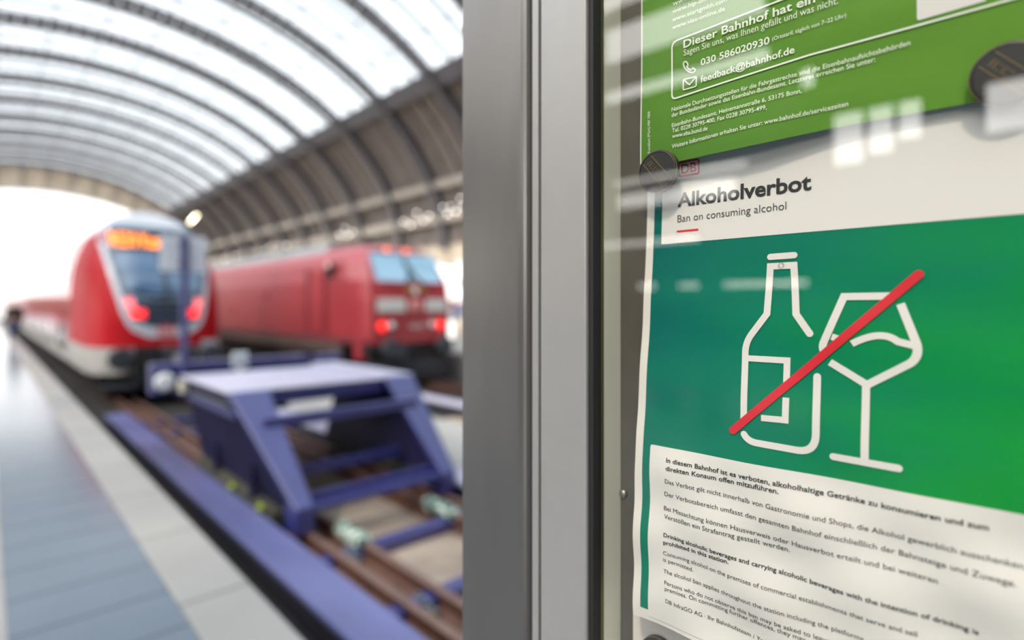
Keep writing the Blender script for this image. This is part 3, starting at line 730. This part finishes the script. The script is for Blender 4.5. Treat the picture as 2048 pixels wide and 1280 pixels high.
MB().bar((29.1, 122.7, 17.9), (30.1, 121.7, 19.4), .5, .12).build('lens', M['lamp_warm'], fl)
MB().bar((29.2, 122.8, 17.95), (30.2, 121.8, 19.45), .6, .10).tube([(29.7, 122.3, 18.7), (30.2, 122.8, 19.8)], .05, 6).build('housing', M['lamp_case'], fl)

# far platform: advert light boxes and a blue sign seen past the locomotive
def advert(x, y, z0, wd, ht, label):
    t = thing('light_box', label, 'light box', (x, y, 0))
    MB().box(x-wd/2, x+wd/2, y, y+.12, z0, z0+ht).build('lit_panel', M['lightbox'], t)
    MB().box(x-wd/2-.04, x+wd/2+.04, y+.121, y+.2, z0-.04, z0+ht+.04).build('casing', M['lamp_case'], t)
    MB().tube([(x, y+.16, 0), (x, y+.16, z0)], .05, 8).build('stand', M['lamp_case'], t)
advert(13.75, 18.6, 1.75, .95, 1.4, 'glowing white light box on the far platform, topmost beside the locomotive cab')
advert(14.6, 19.4, .08, .85, .8, 'glowing white light box low on the far platform beside the locomotive buffers')
t = thing('platform_sign', 'blue and white platform sign with a red top edge beyond the locomotive', 'sign', (13.62, 17.6, 0))
MB().box(13.15, 14.1, 17.6, 17.65, 1.0, 1.62).build('board', M['white_paint'], t)
MB().box(13.5, 13.76, 17.58, 17.599, 1.04, 1.48).build('blue_field', M['sign_blue'], t)
MB().box(13.15, 14.1, 17.58, 17.599, 1.53, 1.62).build('red_edge', M['print_red'], t)
MB().tube([(13.62, 17.67, 0), (13.62, 17.67, 1.3)], .04, 8).build('stand', M['lamp_case'], t)

# person on the platform
def person(x, y, label):
    t = thing('person', label, 'person', (x, y, 0))
    def skin(name, verts, edges, radii, m, lv=2, root=0):
        me = bpy.data.meshes.new(name); me.from_pydata(verts, edges, []); o = bpy.data.objects.new(name, me); COL.objects.link(o); o.parent = t
        md = o.modifiers.new('skin', 'SKIN'); md.use_smooth_shade = True
        for i, r in enumerate(radii): me.skin_vertices[0].data[i].radius = r if isinstance(r, tuple) else (r, r)
        me.skin_vertices[0].data[root].use_root = True
        sb = o.modifiers.new('sub', 'SUBSURF'); sb.levels = lv; sb.render_levels = lv
        me.materials.append(m); return o
    V = [(0, 0, .95), (0, 0, 1.15), (0, .01, 1.38), (0, 0, 1.47), (0, -.01, 1.53), (0, -.02, 1.63), (0, -.01, 1.72),
         (-.18, 0, 1.40), (-.24, .02, 1.14), (-.22, -.10, .92), (-.21, -.13, .82), (.18, 0, 1.40), (.24, .02, 1.14), (.22, -.10, .92), (.21, -.13, .82),
         (-.10, 0, .88), (-.11, -.06, .50), (-.11, .02, .09), (-.11, -.12, .045), (.10, 0, .88), (.11, .05, .50), (.11, .12, .10), (.11, -.02, .045)]
    E = [(0, 1), (1, 2), (2, 3), (3, 4), (4, 5), (5, 6), (2, 7), (7, 8), (8, 9), (9, 10), (2, 11), (11, 12), (12, 13), (13, 14), (0, 15), (15, 16), (16, 17), (17, 18), (0, 19), (19, 20), (20, 21), (21, 22)]
    Rr = [(.14, .10), (.14, .10), (.15, .10), .055, .055, (.075, .09), .06, .06, .05, .04, .035, .06, .05, .04, .035, .085, .06, .045, .04, .085, .06, .045, .04]
    skin('body', V, E, Rr, M['skin'])
    skin('jacket', [(0, 0, .88), (0, 0, 1.15), (0, .01, 1.38), (0, 0, 1.47), (-.18, 0, 1.40), (-.24, .02, 1.14), (-.22, -.10, .92), (.18, 0, 1.40), (.24, .02, 1.14), (.22, -.10, .92)],
         [(0, 1), (1, 2), (2, 3), (2, 4), (4, 5), (5, 6), (2, 7), (7, 8), (8, 9)], [(.18, .13), (.17, .125), (.175, .12), .07, .08, .068, .055, .08, .068, .055], M['jacket'])
    skin('jeans', [(0, 0, .96), (-.10, 0, .86), (-.11, -.06, .50), (-.11, .02, .12), (.10, 0, .86), (.11, .05, .50), (.11, .12, .13)],
         [(0, 1), (1, 2), (2, 3), (0, 4), (4, 5), (5, 6)], [(.15, .11), .10, .075, .06, .10, .075, .06], M['jeans'])
    skin('hair', [(0, .03, 1.62), (0, .0, 1.73)], [(0, 1)], [(.085, .085), (.075, .085)], M['hair'])
    return t
p1 = person(0.86, 30.5, 'person in a black jacket and blue jeans walking at the platform edge')

# ================================================================== DISPLAY CASE
Uc = R*0.719-F*0.695          # along the case towards the viewer
Nc = R*-0.695-F*0.719         # out of the case towards the viewer
B0 = CAM+R*0.111+F*0.503      # a point of the back board at eye height
def C(s, z, d): return B0+Uc*s+Nc*d+Vector((0, 0, z))
def s_at(px, d):
    q = (px-CX)/FPX
    return (q*(.503-.719*d)-.111+.695*d)/(.719+.695*q)
def px2c(px, py, dfn):
    s = z = 0.0; d = 0.005
    for _ in range(12):
        s = s_at(px, d); z = -(py-HY)/FPX*(.503-.695*s-.719*d); d = dfn(s, z)
    return s, z
def local(depth): return FPX/depth

case = thing('display_case', 'grey metal display case with glass door on a square post', 'display case', C(s_at(990, .05), -1.5, 0))
S_IN = s_at(1240, 0.0); S_END = 1.0; ZLO, ZHI = -.62, .58
DG = 0.0375
def cbox(mb, s0, s1, z0, z1, d0, d1):
    P = [C(s, z, d) for z in (z0, z1) for d in (d0, d1) for s in (s0, s1)]
    return mb.add(P, [(0, 2, 3, 1), (4, 5, 7, 6), (0, 1, 5, 4), (2, 6, 7, 3), (0, 4, 6, 2), (1, 3, 7, 5)])
# post
def cprism(mb, poly, z0, z1):
    n = len(poly); vs = [C(s, z0, d) for s, d in poly]+[C(s, z1, d) for s, d in poly]
    return mb.add(vs, [tuple(range(n-1, -1, -1)), tuple(range(n, 2*n))]+[(i, (i+1) % n, n+(i+1) % n, n+i) for i in range(n)])
def rrect(s0, s1, d0, d1, r, n=6):
    out = []
    for (cs, cdd, a0) in ((s1-r, d1-r, 0), (s0+r, d1-r, 90), (s0+r, d0+r, 180), (s1-r, d0+r, 270)):
        for k in range(n+1):
            a = math.radians(a0+90*k/n); out.append((cs+r*math.cos(a), cdd+r*math.sin(a)))
    return out
DP = 0.046
b = MB()
pp = rrect(s_at(924, DP), s_at(1052, DP)+.001, DP-.10, DP, .012); ps0 = s_at(924, DP)
pp = [q for q in pp if q[0] > ps0+.0121]+[]
arc_ = [(ps0+.0014-.0014*math.sin(math.radians(a_)), DP-.0014+.0014*math.cos(math.radians(a_))) for a_ in (0, 30, 60, 90)]
k_ = max(i for i, q in enumerate(pp) if q[1] > DP-.02)+1
pp = pp[:k_]+arc_+[(ps0, DP-.10)]+pp[k_:]
cprism(b, pp, -1.5, 1.25); b.build('post', M['post'], case, smooth=False)
# outer case body with return lip
DD = 0.050
SA = s_at(1064, DD-.002); SB = s_at(1076.5, DD-.002)
b = MB(); cbox(b, SA, SB, ZLO-.06, ZHI+.06, -.03, DD-.002); b.build('case_side', M['door_frame'], case, bevel=.0008)
b = MB(); cbox(b, SA-.012, S_END+.07, ZLO-.06, ZHI+.06, -.034, -.031); b.build('case_rear', M['post'], case)
b = MB(); cbox(b, S_END+.055, S_END+.07, ZLO-.06, ZHI+.06, -.03, DD-.002); cbox(b, SB, S_END+.055, ZHI+.045, ZHI+.06, -.03, DD-.002); cbox(b, SB, S_END+.055, ZLO-.06, ZLO-.045, -.03, DD-.002); b.build('case_shell', M['door_frame'], case)
b = MB(); cbox(b, SA-.013, SA-.0005, ZLO-.05, ZHI+.05, -.02, .012); b.build('bracket', M['rubber'], case)
# door frame
SC, SD = s_at(1080, DD), s_at(1171.5, DD)
b = MB()
cprism(b, rrect(SC, SD, .030, DD, .0025, 4), ZLO-.042, ZHI+.042)
b.build('door_stile', M['door_frame'], case)
b = MB(); cbox(b, SD+.0005, S_END, ZHI, ZHI+.042, .030, DD); cbox(b, SD+.0005, S_END, ZLO-.042, ZLO, .030, DD); cbox(b, S_END, S_END+.048, ZLO-.042, ZHI+.042, .030, DD); b.build('door_rail', M['door_frame'], case, bevel=.002)
SE = s_at(1192, DG+.004)
b = MB(); cbox(b, SD-.0005, SE, ZLO, ZHI, DG-.004, DD-.004); cbox(b, SE, S_END, ZHI-.01, ZHI, DG-.004, DG+.004); cbox(b, SE, S_END, ZLO, ZLO+.01, DG-.004, DG+.004); b.build('door_seal', M['rubber'], case, bevel=.001)
b = MB(); b.add([C(SD, ZLO, DG), C(S_END, ZLO, DG), C(S_END, ZHI, DG), C(SD, ZHI, DG)], [(0, 1, 2, 3)]); b.build('glass_pane', M['pane'], case, fix=False)
# inside
b = MB(); cbox(b, SB, S_END+.05, ZLO-.04, ZHI+.04, -.006, 0.0); b.build('back_board', M['back'], case)
S1 = s_at(1240.5, .001)
b = MB(); cbox(b, S1-.004, S1, ZLO, ZHI, .0005, .0275); b.build('inner_side', M['cream'], case)
b = MB(); cbox(b, S1-.0035, S1+.0004, ZLO, ZHI, .0278, .0325); b.build('edge_strip', M['brass_edge'], case)
b = MB(); cbox(b, S1-.018, S1-.0042, ZLO, ZHI, .0005, .029); b.build('inner_return', M['back'], case)
sx, sz = px2c(1244, 988, lambda s, z: .003)
b = MB(); b.lathe([(.0042, 0), (.0042, .0012), (.0030, .003), (.0010, .0036)], C(sx, sz, .0002), Nc, 18); b.build('screw', M['screw'], case, smooth=True)

# ------------------------------------------------------------------ posters
def sstep(x): x = max(0, min(1, x)); return x*x*(3-2*x)
def dA(s, z):       # the alcohol poster hangs free and bellies out towards the glass
    b_ = .0235*sstep((.115-z)/.31)
    wv = .0006*math.sin(38*(s+.3)+11*z)*sstep((.05-z)/.12)
    cr = .0013*math.sin(70*s+66*z+1.0)*sstep((-.07-z)/.08)*sstep((s+.0)/.06)+.0007*math.sin(120*z-44*s+.6)*sstep((-.09-z)/.06)+.0005*math.sin(95*z+20*s)*sstep((.05-z)/.05)
    return .0040+b_*(1-.20*sstep((s-.05)/.3))+wv+cr
def dG(s, z):
    return .0125+.0016*math.sin(14*s+1.2)*sstep((.22-z)/.08)+.0065*sstep((.19-z)/.08)*math.exp(-((s-.105)/.05)**2)
def sheet(name, s0, s1, z0, z1, dfn, m, off, parent=None, ns=110, nz=150, skew=None, bottom=None):
    mb = MB()
    def P(u, v):
        s = s0+(s1-s0)*u; za = z0 if bottom is None else bottom(s); z = za+(z1-za)*v
        return C(s, z, dfn(s, z)+off)
    mb.grid(P, frange(0, 1, ns), frange(0, 1, nz))
    o = mb.build(name, m, parent, smooth=True, fix=False)
    uv = o.data.uv_layers.new(name='sheet')
    for p in o.data.polygons:
        for li in p.loop_indices:
            vi = o.data.loops[li].vertex_index; uv.data[li].uv = ((vi % (ns+1))/ns, (vi//(ns+1))/nz)
    return o
sA0 = .5*(px2c(1296, 390, dA)[0]+px2c(1266, 1100, dA)[0])
zA0 = px2c(1262, 1226, dA)[1]; zA1 = zA0+.420; sA1 = sA0+.297

def green_mat(name, c0, c1, c2, c3, light_streak=0.25):
    m = bpy.data.materials.new(name); m.use_nodes = True; t = m.node_tree; bs_ = t.nodes['Principled BSDF']
    bs_.inputs['Roughness'].default_value = .42; bs_.inputs['Specular IOR Level'].default_value = .15
    uvn = N(t, 'ShaderNodeUVMap'); sp_ = N(t, 'ShaderNodeSeparateXYZ'); t.links.new(uvn.outputs[0], sp_.inputs[0])
    mp = N(t, 'ShaderNodeMapping'); mp.inputs['Scale'].default_value = (1.1, 6.0, 1); t.links.new(uvn.outputs[0], mp.inputs[0])
    nz = N(t, 'ShaderNodeTexNoise'); nz.inputs['Scale'].default_value = 1.6; nz.inputs['Detail'].default_value = 3; t.links.new(mp.outputs[0], nz.inputs['Vector'])
    # diagonal gradient across the print: u runs across, v up the sheet
    ma = N(t, 'ShaderNodeMath', operation='MULTIPLY_ADD'); t.links.new(sp_.outputs['X'], ma.inputs[0]); ma.inputs[1].default_value = c3[0]; ma.inputs[2].default_value = c3[2]
    mb_ = N(t, 'ShaderNodeMath', operation='MULTIPLY_ADD'); t.links.new(sp_.outputs['Y'], mb_.inputs[0]); mb_.inputs[1].default_value = c3[1]; t.links.new(ma.outputs[0], mb_.inputs[2])
    mc = N(t, 'ShaderNodeMath', operation='MULTIPLY_ADD'); t.links.new(nz.outputs['Fac'], mc.inputs[0]); mc.inputs[1].default_value = light_streak; t.links.new(mb_.outputs[0], mc.inputs[2])  # noise streaks put light on the curled paper into the print colour
    cr = N(t, 'ShaderNodeValToRGB'); t.links.new(mc.outputs[0], cr.inputs[0])
    e = cr.color_ramp.elements; e[0].position = 0; e[0].color = (*c0, 1); e[1].position = 1; e[1].color = (*c2, 1)
    k = e.new(.5); k.color = (*c1, 1)
    t.links.new(cr.outputs[0], bs_.inputs['Base Color']); return m
M['green_print'] = green_mat('teal to green print', (0.0, .115, .11), (0.0, .185, .10), (0.0, .27, .028), (.85, -.55, .17), .62)
M['leaf_print'] = green_mat('leaf green print', (.05, .15, .025), (.10, .24, .025), (.16, .35, .03), (.35, .5, .10), .45)

pa = sheet('poster', sA0, sA1, zA0, zA1, dA, M['paper'], 0.0)
tag(pa, 'white and green alcohol ban poster with crossed-out bottle and glass pictogram', 'poster')
MG = .009
def sub(name, s0, s1, z0, z1, m, off, dfn=dA, par=None, rc=0.0, ns=40, nz=60):
    """printed field with rounded lower/upper corners on the near side"""
    mb = MB()
    def P(u, v):
        z = z0+(z1-z0)*v; ins = 0.0
        for zc in (z0, z1):
            e_ = rc-abs(z-zc)
            if rc and e_ > 0: ins = rc-math.sqrt(max(0, rc*rc-e_*e_))
        s = s0+ins+(s1-s0-ins)*u
        return C(s, z, dfn(s, z)+off)
    vs_ = frange(0, 1, nz)
    if rc:
        k = rc/(z1-z0); vs_ = sorted(set(vs_+[k*i/5 for i in range(6)]+[1-k*i/5 for i in range(6)]))
    mb.grid(P, frange(0, 1, ns), vs_)
    o = mb.build(name, m, par or pa, smooth=True, fix=False)
    uv = o.data.uv_layers.new(name='sheet'); n1 = ns+1; n2 = len(vs_)
    for p in o.data.polygons:
        for li in p.loop_indices:
            vi = o.data.loops[li].vertex_index; uv.data[li].uv = ((vi % n1)/ns, vs_[vi//n1])
    return o
sub('green_field', sA0+MG*.8, sA1-.006, zA0+MG, zA1-.010, M['green_print'], .00025, ns=110, nz=150)
hs, hz = px2c(1323, 489, dA)
sub('header_panel', hs, sA1-.006, hz, zA1-.010, M['print_white'], .0006, rc=.0012, ns=110)
ts, tz = px2c(1302, 888, dA)
sub('text_panel', ts, sA1-.006, zA0+.004, tz, M['print_white'], .0006, rc=.0018, ns=110, nz=110)

def ink_line(mb, s, p0, p1, cap_px, off=.0, dfn=dA, lift=.0010):
    a = px2c(*p0, dfn); c_ = px2c(*p1, dfn)
    A = Vector(a); Dv = Vector(c_)-A; L = Dv.length; Pp = Vector((-Dv.y, Dv.x))/L
    dep = .503-.695*a[0]-.719*dfn(*a); h = cap_px/FPX*dep
    vs, fs, asp = text_mesh(s, off); out = []
    for x, y in vs:
        q = A+Dv*x+Pp*(y*h); out.append(C(q.x, q.y, dfn(q.x, q.y)+lift))
    mb.add(out, fs)
b = MB()
ink_line(b, 'Alkoholverbot', (1355.8, 414.3), (1623.6, 378.9), 27.0, .027)
b.build('title_lettering', M['ink'], pa, fix=False)
b = MB(); ink_line(b, 'Ban on consuming alcohol', (1356, 445), (1573.5, 419.2), 14.5, -.004); b.build('subtitle_lettering', M['ink_grey'], pa, fix=False)
b = MB()
BOLD = .017
for s, p0, p1, cap, off in (
    ('In diesem Bahnhof ist es verboten, alkoholhaltige Getränke zu konsumieren und zum', (1333, 924), (1978.4, 1060.8), 8.8, BOLD),
    ('direkten Konsum offen mitzuführen.', (1332.2, 940.4), (1557.7, 987.3), 8.8, BOLD),
    ('Das Verbot gilt nicht innerhalb von Gastronomie und Shops, die Alkohol gewerblich ausschenken.', (1331, 965.7), (2054, 1139.3), 8.8, 0),
    ('Der Verbotsbereich umfasst den gesamten Bahnhof einschließlich der Bahnsteige und Zuwege.', (1330.3, 990.6), (2032.8, 1173.7), 8.8, 0),
    ('Bei Missachtung können Hausverweis oder Hausverbot erteilt und bei weiteren', (1329, 1019), (1876, 1167), 8.8, 0),
    ('Verstößen ein Strafantrag gestellt werden.', (1329, 1036), (1580.6, 1103.5), 8.8, 0),
    ('Drinking alcoholic beverages and carrying alcoholic beverages with the intention of drinking is', (1328, 1072.6), (1958, 1269), 8.0, BOLD),
    ('prohibited in this station.', (1327.6, 1087.4), (1458, 1127.4), 8.0, BOLD),
    ('Consuming alcohol on the premises of commercial establishments that serve and sell', (1327.3, 1108.7), (1835, 1273), 8.0, 0),
    ('is permitted.', (1327.3, 1121.5), (1387, 1142.8), 8.0, 0),
    ('The alcohol ban applies throughout the station including the platforms', (1328, 1144.8), (1728, 1282), 8.0, 0),
    ('Persons who do not observe this ban may be asked to leave', (1329.6, 1167.8), (1660, 1286), 8.0, 0),
    ('premises. On committing further offences, they may', (1330.6, 1180), (1612, 1283), 8.0, 0),
    ('DB InfraGO AG · Ihr Bahnhofsteam / Your', (1332, 1204.5), (1540, 1291), 8.0, 0)):
    ink_line(b, s, p0, p1, cap, off)
b.build('body_lettering', M['ink'], pa, fix=False)

def stroke(mb, pts, wd, dfn=dA, lift=.0009, cap=True, closed=False, px=True):
    P = [Vector(px2c(*p, dfn)) if px else Vector(p) for p in pts]
    P = [p for i, p in enumerate(P) if not i or (p-P[i-1]).length > 3e-4]
    Q = []
    for i, p in enumerate(P[:-1]):
        n = max(1, int((P[i+1]-p).length/.006))
        for k in range(n): Q.append(p+(P[i+1]-p)*k/n)
    Q.append(P[-1])
    L = []; Rr = []
    for i, q in enumerate(Q):
        d0 = (q-Q[i-1]).normalized() if i else (Q[1]-q).normalized()
        d1 = (Q[i+1]-q).normalized() if i < len(Q)-1 else d0
        n0 = Vector((-d0.y, d0.x)); n1 = Vector((-d1.y, d1.x)); m_ = (n0+n1).normalized(); k = 1/max(.5, m_.dot(n0))
        L.append(q+m_*(wd/2*k)); Rr.append(q-m_*(wd/2*k))
    def T(q): return C(q.x, q.y, dfn(q.x, q.y)+lift)
    n = len(Q); mb.add([T(q) for q in L]+[T(q) for q in Rr], [(i, i+1, n+i+1, n+i) for i in range(n-1)])
    if cap:
        for q in ((Q[0]), (Q[-1])) if cap is True else ((Q[0],) if cap == 'a' else (Q[-1],)):
            mb.add([T(q+Vector((math.cos(2*PI*k/20), math.sin(2*PI*k/20)))*(wd/2)) for k in range(20)], [tuple(range(20))])
def arc(p0, pc, p1, n=8):
    return [((1-t)**2*p0[0]+2*t*(1-t)*pc[0]+t*t*p1[0], (1-t)**2*p0[1]+2*t*(1-t)*pc[1]+t*t*p1[1]) for t in frange(0, 1, n)]
WS = .0048
b = MB()
stroke(b, [(1541.5, 514), (1589, 510.5)], .0046)
left = [(1563, 531.8), (1541.5, 533), (1534.8, 627.6)]+[(1534.8, 627.6), (1505, 667)][1:]+arc((1505, 667), (1492.5, 683), (1491.6, 703))+[(1488.3, 842)]
stroke(b, left, WS, cap='a')
stroke(b, [(1563, 531.8), (1588.5, 530.5), (1592.8, 628), (1620, 667)], WS)
stroke(b, [(1494, 716.2), (1575, 720.9), (1573.7, 765)], WS*.92, cap='a')
stroke(b, [(1572.7, 795), (1571.1, 840), (1523, 835.5)], WS*.92, cap=False)
stroke(b, arc((1489, 868), (1496, 882), (1514, 885.5))+[(1596, 900.2)]+arc((1596, 900.2), (1631, 905), (1632.4, 870))+[(1635.2, 753.3)], WS)
b.build('bottle_pictogram', M['print_white'], pa, fix=False)
b = MB()
stroke(b, [(1785, 592), (1688.5, 593.3), (1649, 682)]+arc((1649, 682), (1644, 692), (1647.5, 701)), WS, cap=False)
stroke(b, [(1664, 673.3), (1682, 679)], WS*.92, cap=False)
stroke(b, [(1801.5, 607.5), (1832, 683)]+arc((1832, 683), (1843, 712), (1820, 727))+[(1734.8, 769.5), (1660.5, 724)], WS, cap=False)
stroke(b, arc((1704, 687.5), (1764, 657), (1796, 683), 12)+[(1828, 691)], WS*.92, cap=False)
stroke(b, [(1732.8, 767), (1729.7, 917)], WS*.95, cap=False)
stroke(b, [(1667.2, 912.8), (1797.3, 936.2)], WS*.95)
b.build('glass_pictogram', M['print_white'], pa, fix=False)
b = MB(); stroke(b, [(1467, 860.2), (1838, 549)], .0056, lift=.0013); b.build('strike_bar', M['print_red'], pa, fix=False)
b = MB(); stroke(b, [(1356, 463.2), (1396, 459.4)], .0016); b.build('accent_bar', M['print_red'], pa, fix=False)
# railway logo: rounded frame with two letters
def rr_px(c4, r):
    """rounded rectangle through four pixel corners TL, TR, BR, BL"""
    out = []
    for i in range(4):
        p = Vector(c4[i]); a = Vector(c4[i-1]); d = Vector(c4[(i+1) % 4])
        pa_ = p+(a-p).normalized()*r; pd = p+(d-p).normalized()*r
        out += arc(tuple(pa_), tuple(p), tuple(pd), 5)
    return out+[out[0], out[1]]
b = MB(); stroke(b, rr_px([(1359, 326), (1398.2, 318.6), (1398.2, 347), (1359, 353.6)], 4), .00150, cap=False)
ink_line(b, 'DB', (1363.5, 348.5), (1394.3, 343), 19, .022)
b.build('logo', M['print_red'], pa, fix=False)

# ------------------------------------------------------------------ green information poster above
gs0 = px2c(1282.5, 160, dG)[0]; gz0 = px2c(1395, 314.5, dG)[1]
def gbot(s): return gz0+.0035*math.sin((s-gs0)*9+.4)*sstep((s-.09)/.1)
pg = sheet('poster', gs0, gs0+.297, gz0, gz0+.330, dG, M['leaf_print'], 0.0, bottom=gbot)
tag(pg, 'leaf green station information poster with cream lettering overlapping the alcohol poster top', 'poster')
b = MB()
sub('paper_edge', gs0, gs0+.0010, gz0, gz0+.33, M['cream_ink'], .0002, dfn=dG, par=pg, ns=2, nz=40)
lg_ = dict(dfn=dG)
for s, p0, p1, cap, off in (
    ('www.hlp-online.de', (1346, 28), (1450, -11.5), 8.6, 0), ('www.startgmbh.com', (1345.5, 44.5), (1455, 4), 8.6, 0), ('www.vias-online.de', (1345.5, 60), (1451, 22), 8.6, 0), ('www.agilis.de', (1347, 12.5), (1430, -20), 8.6, 0),
    ('Dieser Bahnhof hat ein offenes', (1368, 97), (1746, -35), 15.5, .017),
    ('Sagen Sie uns, was Ihnen gefällt und was nicht.', (1368.5, 112.5), (1677, 8), 12.5, -.004),
    ('030 586020930', (1402.5, 132), (1540, 87.5), 13.2, .015),
    ('(Ortstarif, täglich von 7–22 Uhr)', (1545.5, 82.5), (1693, 35), 8, 0),
    ('feedback@bahnhof.de', (1402, 166), (1590, 106), 13.2, .015),
    ('Nationale Durchsetzungsstellen für die Fahrgastrechte sind die Eisenbahnaufsichtsbehörden', (1344.5, 223.7), (1821, 91), 8.4, .002),
    ('der Bundesländer sowie das Eisenbahn-Bundesamt. Letzteres erreichen Sie unter:', (1344.5, 235), (1751, 124), 8.4, .002),
    ('Eisenbahn-Bundesamt, Heinemannstraße 6, 53175 Bonn,', (1345, 255.5), (1604, 186), 8.4, .002),
    ('Tel. 0228 30795-400, Fax 0228 30795-499,', (1345.5, 266), (1534, 219), 8.4, .002),
    ('www.eba.bund.de', (1345.5, 277), (1416, 261), 8.4, .002),
    ('Weitere Informationen erhalten Sie unter: www.bahnhof.de/servicezeiten', (1345, 297.5), (1697, 212.5), 8.4, .002),
    ('Frankfurt (Main) Hbf 1866', (1301.5, 306), (1301, 223), 5.6, 0)):
    ink_line(b, s, p0, p1, cap, off, dfn=dG)
b.build('lettering', M['cream_ink'], pg, fix=False)
b = MB()
frm = [(2180, -44), (1620, 110.6), (1354, 196.6)]+arc((1354, 196.6), (1345, 199.5), (1345, 190))+[(1345, 98)]+arc((1345, 98), (1345, 85), (1357, 80.5))+[(1565, 0), (1760, -75)]
stroke(b, frm, .0013, dfn=dG, cap=False); b.build('frame_line', M['cream_ink'], pg, fix=False)
b = MB()
stroke(b, rr_px([(1367.5, 160), (1393.5, 153.5), (1393.5, 173), (1367.5, 180.5)], 2.5), .0010, dfn=dG, cap=False)
stroke(b, [(1368.5, 160.5), (1380, 170), (1393, 154.5)], .0010, dfn=dG)
b.build('envelope_icon', M['cream_ink'], pg, fix=False)
b = MB()
stroke(b, [(1368, 126)]+arc((1368, 126), (1372, 121), (1376, 127), 5)+[(1377, 131), (1374.5, 133.5)]+arc((1374.5, 133.5), (1377.5, 140), (1383.5, 140.5), 6)+[(1386.5, 137)]+arc((1386.5, 137), (1392.5, 138.5), (1391.5, 142), 5)
       + arc((1391.5, 142), (1386, 148.5), (1378, 143.5), 6)+arc((1378, 143.5), (1366.5, 135), (1368, 126), 8), .0010, dfn=dG, cap=False)
b.build('phone_icon', M['cream_ink'], pg, fix=False)
q0 = px2c(1834, 41, dG); q1 = px2c(1972, 3.5, dG)
sub('blank_panel', q0[0], q1[0], (q0[1]+q1[1])/2, (q0[1]+q1[1])/2+.05, M['print_white'], .0004, dfn=dG, par=pg, rc=.0015, ns=10, nz=20)

# ------------------------------------------------------------------ sheet below
dW = lambda s, z: .0022+.0006*math.sin(20*s)
wz = px2c(1265, 1180, dW)[1]
po = sheet('paper_sheet', px2c(1266, 1250, dW)[0], px2c(1266, 1250, dW)[0]+.21, ZLO+.04, wz, dW, M['paper'], 0.0, ns=20, nz=20)
tag(po, 'plain pale sheet of paper hanging under the alcohol poster', 'paper sheet')

# ------------------------------------------------------------------ magnets
def magnet(px, py, dfn, base, rot, label, r=.0178):
    s, z = px2c(px, py, lambda a, c: dfn(a, c)+base); d0 = dfn(s, z)+base
    t = thing('magnet', label, 'magnet', C(s, z, d0), 'round black magnets holding the posters')
    b = MB(); b.lathe([(r*.93, 0), (r, .0012), (r, .0055), (r*.95, .0066), (r*.90, .0069), (r*.88, .0064), (.001, .0064)], C(s, z, d0), Nc, 48); b.build('disc', M['magnet'], t)
    b = MB(); b.lathe([(r*1.004, 0), (r*1.004, .0007)], C(s, z, d0+.0052), Nc, 48); b.build('rim', M['magnet_edge'], t)
    ca, sa = math.cos(rot), math.sin(rot)
    def T(x, y, h): return C(s+x*ca-y*sa, z+x*sa+y*ca, d0+h)
    b = MB()
    for y0, y1 in ((-.0052, -.0046), (.0046, .0052)):
        P = [T(x, y, h) for h in (.0060, .0068) for y in (y0, y1) for x in (-r*.80, r*.80)]
        b.add(P, [(0, 2, 3, 1), (4, 5, 7, 6), (0, 1, 5, 4), (2, 6, 7, 3), (0, 4, 6, 2), (1, 3, 7, 5)])
    random.seed(3)
    x = -r*.62
    while x < r*.6:
        wd = random.uniform(.0010, .0018)
        for y0, y1 in ((-.0024, -.0014), (.0008, .0018)) if random.random() < .5 else ((-.0024, .002),):
            P = [T(xx, y, h) for h in (.0060, .0068) for y in (y0, y1) for xx in (x, x+wd*.6)]
            b.add(P, [(0, 2, 3, 1), (4, 5, 7, 6), (0, 1, 5, 4), (2, 6, 7, 3), (0, 4, 6, 2), (1, 3, 7, 5)])
        x += wd*1.9
    b.build('embossing', M['magnet_edge'], t)
    return t
magnet(1321.5, 345, dG, .0012, math.radians(-50), 'round black magnet pinning the overlap beside the small red railway logo')
magnet(2019, 152, dG, .0012, math.radians(-48), 'round black magnet on the lower edge of the green poster, far from the logo')
magnet(1323, 1312, dW, .0012, .4, 'round black magnet on the plain sheet at the bottom of the case')
